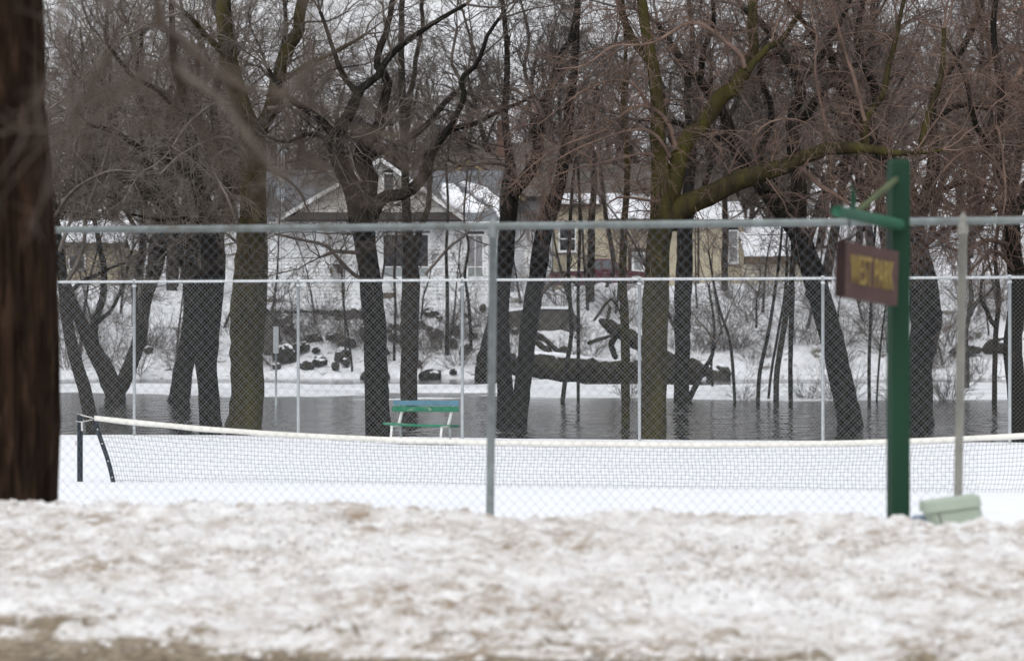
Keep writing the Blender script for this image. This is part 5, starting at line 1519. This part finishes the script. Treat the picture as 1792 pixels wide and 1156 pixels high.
tree('dark_tree', 'dark trunk rising from the water at the right edge of the view', 66.0,
     [([(1790, 782, 40), (1783, 720, 37), (1776, 650, 35), (1772, 590, 33), (1781, 520, 33), (1774, 440, 30), (1768, 360, 26), (1745, 265, 20), (1752, 160, 16), (1738, 60, 12), (1745, -20, 9)], 0.0)],
     [([(1770, 400, 18), (1800, 320, 16), (1840, 240, 13), (1860, 120, 9)], 0.5), ([(1750, 280, 12), (1710, 220, 10), (1690, 140, 8), (1650, 60, 5)], -1.0), ([(1772, 430, 10), (1730, 420, 9), (1690, 440, 7), (1650, 430, 4)], -1.5), ([(1764, 350, 10), (1720, 350, 8), (1680, 370, 6), (1640, 360, 4)], -1.0),
      ([(1750, 180, 10), (1790, 120, 9), (1800, 40, 7)], 1.0), ([(1766, 340, 9), (1730, 270, 8), (1690, 265, 6), (1650, 300, 5), (1620, 350, 3)], -2.0), ([(1770, 400, 8), (1735, 345, 7), (1700, 345, 5), (1670, 385, 4), (1655, 430, 3)], -1.5), ([(1778, 480, 8), (1745, 440, 7), (1715, 455, 5), (1690, 490, 3)], -1.8), ([(1768, 360, 9), (1740, 300, 7), (1745, 220, 6), (1760, 330, 4), (1750, 400, 3)], -2.0)],
     'bark_black', 'twig_red', seed=23, dens=7.0, clear=3.0, grav=-0.08, l1=(0.8, 2.2), n2=7, n3=4)

# slimmer trees and saplings between
def sapling(px, D, label, seed, bark='bark_grey', twig='twig_dark', name='sapling', dens=1.6, clear=1.0, group=None, l1=(0.4, 1.4), limbs=(), tr=0.0055):
    tree(name, label, D, [(px, 0.3)], list(limbs), bark, twig, group, seed, dens=dens, clear=clear, l1=l1, n2=3, n3=3, tr=tr, tips=True, grav=0.02, upb=0.5)
sapling([(1095, 744, 16), (1095, 650, 17), (1093, 560, 17), (1090, 480, 15), (1092, 400, 13), (1098, 300, 11), (1090, 200, 9), (1095, 90, 7), (1090, -10, 6)], 74, 'slim upright tree in the water just left of the central mossy trunk', 31, 'bark_mossy', name='thin_tree', dens=2.6, clear=3.0, tr=0.0045)
sapling([(984, 704, 9), (992, 640, 9), (1000, 580, 8), (997, 520, 8), (995, 450, 7), (1000, 350, 6), (1010, 240, 4)], 98, 'thin sapling leaning right on the ice left of its upright neighbour', 32, 'bark_black', clear=1.5)
sapling([(1012, 704, 6), (1012, 600, 7), (1012, 500, 6), (1015, 400, 6), (1012, 280, 4)], 98, 'thin upright sapling on the ice in front of the fallen trunk', 33, 'bark_black', clear=1.5)
sapling([(1034, 555, 15), (1034, 500, 14), (1035, 440, 14), (1035, 385, 13), (1040, 320, 11), (1036, 240, 8), (1045, 140, 6)], 158, 'upright tree on the bank in front of the tan house and pickup', 34, 'bark_far', 'twig_far', 'thin_tree', 1.4, 5.5, l1=(1.0, 3.0), tr=0.009)
sapling([(1268, 520, 13), (1268, 460, 13), (1270, 400, 12), (1268, 330, 10), (1272, 240, 8), (1265, 150, 5)], 160, 'upright tree on the bank before the right wing of the tan house', 35, 'bark_far', 'twig_far', 'thin_tree', 1.4, 5.5, l1=(1.0, 3.0), tr=0.009)
sapling([(1062, 500, 6), (1075, 470, 9), (1068, 420, 9), (1058, 360, 8), (1050, 280, 6)], 160, 'crooked small tree on the bank in front of the pickup cab', 36, 'bark_far', 'twig_far', 'thin_tree', 1.4, 5.5, l1=(1.0, 2.5), tr=0.009)
sapling([(1384, 706, 9), (1383, 640, 9), (1385, 560, 10), (1386, 490, 11), (1388, 430, 10), (1386, 340, 8), (1395, 240, 6), (1390, 120, 4)], 97, 'straight sapling at the water edge left of the leaning black trunk', 37, 'bark_black', clear=2.0)
sapling([(1358, 704, 11), (1360, 650, 11), (1372, 570, 11), (1384, 500, 10), (1388, 440, 8), (1400, 340, 6), (1398, 240, 4)], 98, 'sapling curving right, second from the leaning black trunk', 38, 'bark_grey', clear=2.0)
sapling([(1326, 706, 8), (1330, 650, 8), (1345, 580, 7), (1356, 510, 6), (1366, 430, 5), (1372, 330, 4)], 98, 'crooked thin sapling, third from the leaning black trunk', 39, 'bark_black', clear=1.2)
sapling([(1344, 706, 5), (1350, 650, 5), (1362, 580, 5), (1372, 520, 4), (1378, 440, 3)], 99, 'very thin sapling bent right between two thicker ones', 40, 'bark_black', clear=1.2)
sapling([(1286, 700, 6), (1282, 640, 6), (1276, 590, 5), (1262, 550, 5), (1250, 500, 4), (1240, 440, 3)], 99, 'thin sapling bent left, right of the rounded boulder', 41, 'bark_black', clear=1.0)
sapling([(1521, 702, 7), (1521, 640, 7), (1523, 570, 6), (1526, 500, 6), (1530, 420, 5), (1540, 320, 4)], 99, 'straight sapling in the ice between leaning trunk and sign post', 42, 'bark_black', clear=1.0)
sapling([(1534, 704, 4), (1538, 640, 4), (1545, 570, 4), (1556, 500, 3)], 99, 'whip-thin sapling beside the green sign post', 43, 'bark_black', clear=0.8)
sapling([(1740, 704, 10), (1741, 640, 10), (1743, 580, 10), (1748, 520, 9), (1742, 450, 8), (1750, 360, 6)], 97, 'sapling on the rock ledge near the right edge', 44, 'bark_black', clear=1.5,
        limbs=[([(1742, 570, 9), (1728, 545, 8), (1715, 520, 7), (1720, 480, 5)], -0.5)])
sapling([(1690, 690, 12), (1692, 640, 11), (1690, 580, 10), (1700, 520, 9), (1695, 460, 7), (1700, 380, 5)], 118, 'bent grey tree behind the tilted near fence post', 45, 'bark_grey', clear=2.0,
        limbs=[([(1692, 560, 8), (1710, 530, 7), (1730, 515, 6), (1745, 490, 4)], 0.5)])
sapling([(782, 590, 7), (783, 520, 7), (781, 440, 6), (784, 360, 5), (780, 280, 4)], 146, 'thin sapling on the bank before the right end of the white house', 46, 'bark_far', 'twig_dark', clear=3.0, tr=0.007)
sapling([(824, 580, 6), (820, 530, 6), (814, 480, 5), (820, 430, 5), (812, 380, 4), (818, 300, 3)], 150, 'wavy thin sapling in front of the curtained window', 47, 'bark_far', 'twig_dark', clear=3.0, tr=0.007)
sapling([(690, 600, 5), (692, 540, 5), (690, 480, 5), (694, 400, 4)], 148, 'thin sapling between the forked black tree and the slim brown tree', 48, 'bark_far', 'twig_dark', clear=3.0, tr=0.007)
sapling([(858, 642, 54), (862, 600, 42), (870, 545, 30), (880, 490, 22), (886, 430, 17), (880, 350, 13), (890, 260, 9), (880, 160, 6)], 145, 'dark trunk with spreading foot on the bank behind the near fence post', 49, 'bark_black', 'twig_far', 'dark_tree', 1.8, 5.0, l1=(1.0, 3.0), tr=0.009)
sapling([(616, 640, 4), (610, 590, 4), (602, 540, 4), (598, 480, 3)], 148, 'thin sapling leaning left among the rubble boulders', 50, 'bark_far', 'twig_dark', clear=2.0, tr=0.007)
sapling([(1248, 690, 5), (1245, 630, 5), (1250, 570, 5), (1240, 500, 4)], 120, 'bushy-headed sapling above the rounded boulder', 51, 'bark_far', 'twig_dark', clear=1.5, dens=2.6)

# bare shrubs: stems from one foot
def shrub_mesh(seed, ns=20, h=2.4, spread=0.6):
    rg = np.random.default_rng(seed)
    S = np.zeros((ns, 3)); S[:, :2] = rg.normal(size=(ns, 2)) * 0.12; S[:, 2] = -0.3
    Dr = rg.normal(size=(ns, 3)) * spread; Dr[:, 2] = 1.0; Dr /= np.linalg.norm(Dr, axis=1, keepdims=True)
    P = grow(S, Dr, rg.uniform(0.6, 1.1, ns) * h, 9, 0.12, 0.02, rg); Rd = taper(rg.uniform(0.010, 0.02, ns), 9, 0.3)
    a = tubes(P, Rd, 4)
    S, D2, L, Rr = spawn(P, Rd, 7, 0.2, 1, 0.6, 0.35, 0.6, 0.006, rg)
    P2 = grow(S, D2, L, 5, 0.15, 0.0, rg); Rd2 = taper(Rr, 5, 0.5); b = tubes(P2, Rd2, 3)
    S, D3, L, Rr = spawn(P2, Rd2, 4, 0.2, 1, 0.6, 0.45, 0.8, 0.005, rg)
    P3 = grow(S, D3, L, 4, 0.15, 0.0, rg); c = tubes(P3, taper(Rr, 4, 0.6), 3)
    V1, Q1 = merge([a]); V2, Q2 = merge([b, c])
    m1, m2 = mesh_np('stems', V1, Q1, True), mesh_np('twigs', V2, Q2, True)
    m1.materials.append(MAT['twig_dark']); m2.materials.append(MAT['twig_dark'])
    return m1, m2
SH = [shrub_mesh(s) for s in (1, 2, 3)]
def shrub(x, y, s, k, label, group, D=None):
    D = D or land_D(x, y)
    p = PX(x, y, D)
    t = thing('bare_shrub', label, 'shrub', p, group)
    t.scale = (s, s, s); t.rotation_euler = (0, 0, (x * 2.3) % 6.28)
    obj('stems', SH[k % 3][0], None, t); tag(obj('twigs', SH[k % 3][1], None, t), kind='stuff')
for i, (x, y, s) in enumerate([(120, 640, 1.3), (150, 600, 1.1), (190, 640, 1.2), (240, 655, 1.2), (275, 610, 1.0), (110, 560, 1.2)]):
    shrub(x, y, s, i, 'tangled bare shrub on the snowy bank at far left', 'bare shrubs on the bank at far left')
for i, (x, y, s) in enumerate([(470, 560, 0.9), (520, 600, 1.0), (560, 560, 1.0), (590, 575, 0.8), (640, 600, 1.0), (700, 560, 0.9), (740, 620, 1.0), (775, 600, 1.2), (800, 640, 1.0), (840, 570, 1.0), (480, 640, 0.8)]):
    shrub(x, y, s, i, 'leafless shrub among the boulders below the white house', 'bare shrubs below the white house')
for i, (x, y, s) in enumerate([(930, 560, 1.0), (985, 535, 1.1), (1040, 620, 1.0), (1075, 540, 0.9), (1210, 560, 1.0), (1240, 610, 1.1)]):
    shrub(x, y, s, i, 'leafless shrub growing around the slab and fallen trunk', 'bare shrubs around the fallen trunk')
for i, (x, y, s) in enumerate([(1310, 560, 1.1), (1340, 520, 1.0), (1300, 610, 1.0), (1420, 600, 1.0), (1470, 640, 0.9), (1530, 560, 1.1), (1550, 610, 1.2), (1660, 600, 1.2), (1700, 560, 1.2), (1760, 560, 1.1), (1640, 640, 1.0), (1290, 530, 1.0)]):
    shrub(x, y, s, i, 'leafless shrub on the snow slope at the right', 'bare shrubs on the right-hand bank')
for i, (x, y, s) in enumerate([(1455, 700, 0.55), (1480, 702, 0.6), (1410, 702, 0.5), (1570, 704, 0.6), (1665, 702, 0.7), (1650, 700, 0.6), (1300, 702, 0.5), (1100, 700, 0.45)]):
    shrub(x, y, s, i, 'low thin shrub poking through the ice edge', 'low shrubs along the ice edge', D=99.0)

# thin saplings along the bank, shared meshes
def sapling_mesh(seed, H):
    rg = np.random.default_rng(seed)
    P0 = grow(np.array([[0, 0, -0.5]]), np.array([[rg.normal() * 0.15, 0, 1.0]]), np.array([H]), 16, 0.07, 0.02, rg); R0 = taper(np.array([0.085]), 16, 0.15)
    S, D, L, Rr = spawn(P0, R0, 16, 0.15, 1.0, 0.8, 0.26, 0.5, 0.014, rg); P1 = grow(S, D, L, 8, 0.18, 0.05, rg); R1 = taper(np.minimum(Rr, 0.03), 8, 0.3)
    S, D, L, Rr = spawn(P1, R1, 6, 0.2, 1, 0.7, 0.4, 0.6, 0.009, rg); P2 = grow(S, D, L, 5, 0.18, 0.02, rg); R2 = taper(Rr, 5, 0.5)
    S, D, L, Rr = spawn(P2, R2, 4, 0.2, 1, 0.7, 0.45, 0.8, 0.007, rg); P3 = grow(S, D, L, 4, 0.18, 0.0, rg); R3 = taper(Rr, 4, 0.6)
    m1 = mesh_np('trunk', *tubes(P0, R0, 7), True); m1.materials.append(MAT['bark_far'])
    V, Q = merge([tubes(P1, R1, 4), tubes(P2, R2, 3), tubes(P3, R3, 3)]); m2 = mesh_np('crown', V, Q, True); m2.materials.append(MAT['twig_dark'])
    return m1, m2
SM = [sapling_mesh(s_, h_) for s_, h_ in ((41, 6.5), (42, 8.0), (43, 5.0), (44, 9.0))]
rgs = np.random.default_rng(123)
def bank_reg(x):
    return ('at far left' if x < 430 else 'below the white house' if x < 890 else 'below the tan house' if x < 1290 else 'left of the green sign post' if x < 1560 else 'right of the green sign post')
for i in range(46):
    x = 90 + (i + rgs.uniform(0, 1)) * 1720 / 46; y = rgs.uniform(530, 650)
    D = land_D(x, y); p = PX(x, y, D)
    t = thing('bank_sapling', f'thin dark sapling on the far bank {bank_reg(x)}', 'sapling', p, f'thin saplings on the far bank {bank_reg(x)}')
    sc = rgs.uniform(0.6, 1.15); t.scale = (sc, sc, sc); t.rotation_euler = (rgs.normal() * 0.10, rgs.normal() * 0.12, rgs.uniform(0, 6.28))
    k = int(rgs.integers(4)); obj('trunk', SM[k][0], None, t); obj('crown', SM[k][1], None, t)
for i in range(70):
    x = 90 + (i + rgs.uniform(0, 1)) * 1720 / 70; y = rgs.uniform(515, 655)
    if 440 < x < 900: y = 585 + (y - 515) * 0.5
    shrub(x, y, rgs.uniform(0.45, 0.95), i, f'small scrubby bush in the bank snow {bank_reg(x)}', f'scrubby bushes on the bank {bank_reg(x)}')
for i in range(52):
    x = 440 + (i + rgs.uniform(0, 1)) * 500 / 34; y = rgs.uniform(535, 656)
    if x > 1792 or 1030 < x < 1200: continue
    w = rgs.uniform(8, 22) * (1.0 if x < 900 else 0.7)
    boulder(x, y, w, w * rgs.uniform(0.5, 0.9), i, f'small half-buried stone in the bank snow {bank_reg(x)}', f'half-buried stones {bank_reg(x)}', cap=bool(i % 3))

# ------------------------------------------------------------------ wood on the skyline
def forest_mesh(seed, H=20.0):
    rg = np.random.default_rng(seed)
    P0 = grow(np.array([[0, 0, -1.0]]), np.array([[0.03, 0, 1.0]]), np.array([H * 0.72]), 16, 0.10, 0.04, rg); R0 = taper(np.array([0.27]), 16, 0.25)
    S, D, L, Rr = spawn(P0, R0, 20, 0.22, 1.0, 0.75, 0.50, 0.55, 0.03, rg)
    P1 = grow(S, D, L, 14, 0.24, 0.05, rg); R1 = taper(np.minimum(Rr, 0.13), 14, 0.15)
    S, D, L, Rr = spawn(P1, R1, 9, 0.15, 1, 0.7, 0.38, 0.55, 0.014, rg)
    P2 = grow(S, D, L, 8, 0.24, 0.03, rg); R2 = taper(Rr, 8, 0.3)
    S, D, L, Rr = spawn(P2, R2, 7, 0.15, 1, 0.7, 0.42, 0.6, 0.010, rg)
    P3 = grow(S, D, L, 4, 0.18, 0.03, rg); R3 = taper(np.minimum(Rr, 0.02), 4, 0.5)
    S, D, L, Rr = spawn(P3, R3, 4, 0.2, 1, 0.7, 0.5, 0.8, 0.007, rg)
    P4 = grow(S, D, L, 3, 0.15, 0.0, rg); R4 = taper(np.full(len(S), 0.0075), 3, 0.6)
    V, Q = merge([tubes(P0, R0, 10), tubes(P1, R1, 6)]); m1 = mesh_np('trunk', V, Q, True); m1.materials.append(MAT['bark_far'])
    V, Q = merge([tubes(P2, R2, 4), tubes(P3, R3, 3), tubes(P4, R4, 3)]); NTRI[0] += 2 * len(Q)
    m2 = mesh_np('crown', V, Q, True); m2.materials.append(MAT['twig_far'])
    return m1, m2
FM = [forest_mesh(s, h) for s, h in ((1, 21), (2, 18), (3, 23), (4, 19))]
rg = np.random.default_rng(77)
spots = []
for D, nn, j in ((192, 16, 0), (206, 17, 0.5), (224, 17, 0.25), (248, 18, 0.7), (280, 18, 0.1)):
    for i in range(nn):
        x = -150 + (i + 0.5 + (j - 0.5) * 0.8) * 2100 / nn + rg.normal() * 28
        spots.append((x, D + rg.normal() * 3.5))
# between the houses and along the top of the bank
spots += [(300, 167), (360, 178), (250, 182), (930, 188), (60, 185), (1440, 168), (1500, 180), (1560, 166), (1620, 178), (1690, 168), (1760, 174), (1830, 170), (1345, 190), (1395, 186), (-20, 176), (1230, 193)]
for i, (x, D) in enumerate(spots):
    X_ = (x - CX) / F * D
    z = float(land_z(np.array(X_), np.array(float(D))))
    reg = ('behind the far-left house' if x < 260 else 'left of the white house' if x < 500 else 'behind the white house' if x < 860 else 'behind the tan house' if x < 1300 else 'behind the garage' if x < 1450 else 'on the rise at the right')
    far = D > 187
    row = 'back row of the leafless wood' if D > 236 else 'middle of the leafless wood' if D > 215 else 'front row of the leafless wood'
    t = thing('bare_tree', f'bare tree in the {row}, {reg}' if far else f'bare tree at the top of the bank, {reg}', 'tree', (X_, D, z), f'bare trees of the wood {reg}' if far else f'bare trees at the bank top {reg}')
    s = rg.uniform(0.85, 1.2); t.scale = (s, s, s * rg.uniform(0.95, 1.1)); t.rotation_euler = (0, 0, rg.uniform(0, 6.28))
    k = int(rg.integers(4))
    obj('trunk', FM[k][0], None, t); obj('crown', FM[k][1], None, t)

# ------------------------------------------------------------------ street tree at the left and branches over the road
def street_tree():
    D = 18.3
    rg = np.random.default_rng(3)
    b = np.array([(-20 - CX) / F * D, D, 0.0])
    t = thing('street_tree', 'big dark brown furrowed trunk at the left edge beside the snowbank', 'tree', b)
    n, sd = 260, 150
    zz = np.linspace(-0.3, 7.0, n)
    px_edge = np.interp(zz, [CAMZ + (HY - y) / F * D for y in (875, 800, 740, 700, 600, 400, 200, 0)], [98, 101, 103, 101, 101, 97, 84, 74])
    r = (px_edge + 20) / F * D
    r = np.where(zz < 0.9, r + (0.9 - zz) * 0.06, r)
    r = np.where(zz > 3.8, r[np.searchsorted(zz, 3.8)] - (zz - 3.8) * 0.012, r)
    a = np.linspace(0, 2 * math.pi, sd, endpoint=False)
    A, Zm = np.meshgrid(a, zz)
    wob = 0.25 * fbm(Zm * 1.2, A * 2, 5, 2)
    fur = np.abs(fbm((A + wob * 0.15) * 11.0, Zm * 1.1, 9, 3))
    rr = r[:, None] * (1 + 0.02 * np.sin(A * 3 + Zm) + 0.030 * fbm(A * 3, Zm * 1.8, 14, 3)) - 0.035 + 0.035 * np.minimum(fur * 2.2, 1.0)
    V = np.stack([rr * np.cos(A), rr * np.sin(A), Zm], -1).reshape(-1, 3)
    idx = np.arange(n * sd).reshape(n, sd)
    i0, i1 = idx[:-1], idx[1:]
    Q = np.stack([i0, np.roll(i0, -1, 1), np.roll(i1, -1, 1), i1], -1).reshape(-1, 4)
    obj('trunk', mesh_np('trunk', V, Q, True), MAT['bark_fore'], t)
    # upper limbs, above the picture
    S = np.tile([[0, 0, 6.8]], (4, 1)); Dr = rg.normal(size=(4, 3)) * 0.5; Dr[:, 2] = 1; Dr /= np.linalg.norm(Dr, axis=1, keepdims=True)
    P = grow(S, Dr, np.array([5.0, 6, 5, 4]), 12, 0.1, 0.03, rg); Rd = taper(np.full(4, 0.2), 12, 0.1)
    S, D2, L, Rr = spawn(P, Rd, 8, 0.2, 1, 0.8, 0.4, 0.5, 0.01, rg); P2 = grow(S, D2, L, 8, 0.15, 0, rg)
    V, Q = merge([tubes(P, Rd, 8), tubes(P2, taper(Rr, 8, 0.2), 4)])
    obj('crown', mesh_np('crown', V, Q, True), MAT['bark_fore'], t)
street_tree()

def overhang():
    """bough of a roadside tree hanging into the view close to the camera"""
    rg = np.random.default_rng(8)
    D = 8.0
    b = PX(270, -160, D)
    t = thing('overhanging_bough', 'blurred brown bough with twigs hanging in front at upper left', 'branch', b)
    L = [([(255, -160, 26), (268, -60, 24), (273, 0, 22), (278, 45, 22), (304, 70, 22), (346, 100, 19), (381, 135, 17), (415, 156, 17), (477, 168, 14), (512, 160, 11), (554, 121, 8), (590, 80, 5)], [0, 0.2]),
         ([(304, 70, 16), (300, 104, 15), (318, 131, 14), (316, 166, 12), (306, 190, 9), (300, 230, 6)], [0.05, 0.5]), ([(310, 112, 14), (339, 145, 14), (377, 165, 13), (408, 208, 12), (443, 246, 11), (467, 277, 9), (500, 330, 6)], [0.1, -0.5]),
         ([(480, 168, 10), (536, 180, 9), (588, 208, 8), (640, 245, 7), (700, 285, 6), (765, 330, 4)], [0.1, 0.4]), ([(290, 100, 10), (242, 145, 10), (194, 187, 9), (163, 215, 8), (93, 225, 6), (35, 228, 6), (0, 207, 5), (-40, 190, 4)], [0.1, -0.3]),
         ([(220, -60, 14), (215, 35, 13), (187, 104, 11), (156, 163, 9), (138, 194, 7), (110, 260, 4)], [0.3, 0.8]), ([(415, 156, 9), (425, 205, 8), (440, 260, 7), (455, 320, 6), (470, 370, 4)], [0.1, 0.5]), ([(346, 100, 9), (330, 160, 8), (345, 215, 8), (370, 260, 7), (400, 300, 5)], [0.1, 1.0]),
         ([(500, -80, 12), (530, 0, 11), (540, 60, 9), (535, 130, 8), (500, 170, 6)], [0.5, 0.6]), ([(120, -60, 10), (105, 60, 9), (118, 150, 7), (125, 250, 6), (105, 330, 4)], [0.9, 0.4]), ([(480, 168, 8), (510, 230, 7), (560, 290, 6), (590, 320, 4)], [0.1, 0.9])]
    sk = []
    for px, dd in L:
        o = limb_pts([(x, y, w * 0.9) for x, y, w in px], D, dd, rg, 0.35)
        V, Q = thick_tube(o, 8, rg, 0.1); add_part('limb', V, Q, MAT['fore_branch'], t); sk.append(o)
    parts = []
    for o in sk:
        S, Dr, Ln, Rr = spawn(o[None, :, :3], o[None, :, 3], 10, 0.1, 1.0, 0.8, 1, 0.35, 0.003, rg, lens=np.array([1.0]))
        P = grow(S, Dr, rg.uniform(0.15, 0.45, len(S)), 7, 0.2, -0.02, rg); Rd = taper(np.minimum(Rr, 0.005), 7, 0.4); parts.append(tubes(P, Rd, 4))
        S, Dr, Ln, Rr = spawn(P, Rd, 3, 0.2, 1, 0.7, 0.4, 0.7, 0.002, rg); P = grow(S, Dr, Ln, 4, 0.2, 0, rg); parts.append(tubes(P, taper(Rr, 4, 0.6), 3))
    V, Q = merge(parts); tag(add_part('twigs', V, Q, MAT['fore_branch'], t), kind='stuff')
overhang()
print('TRIS about', NTRI[0])
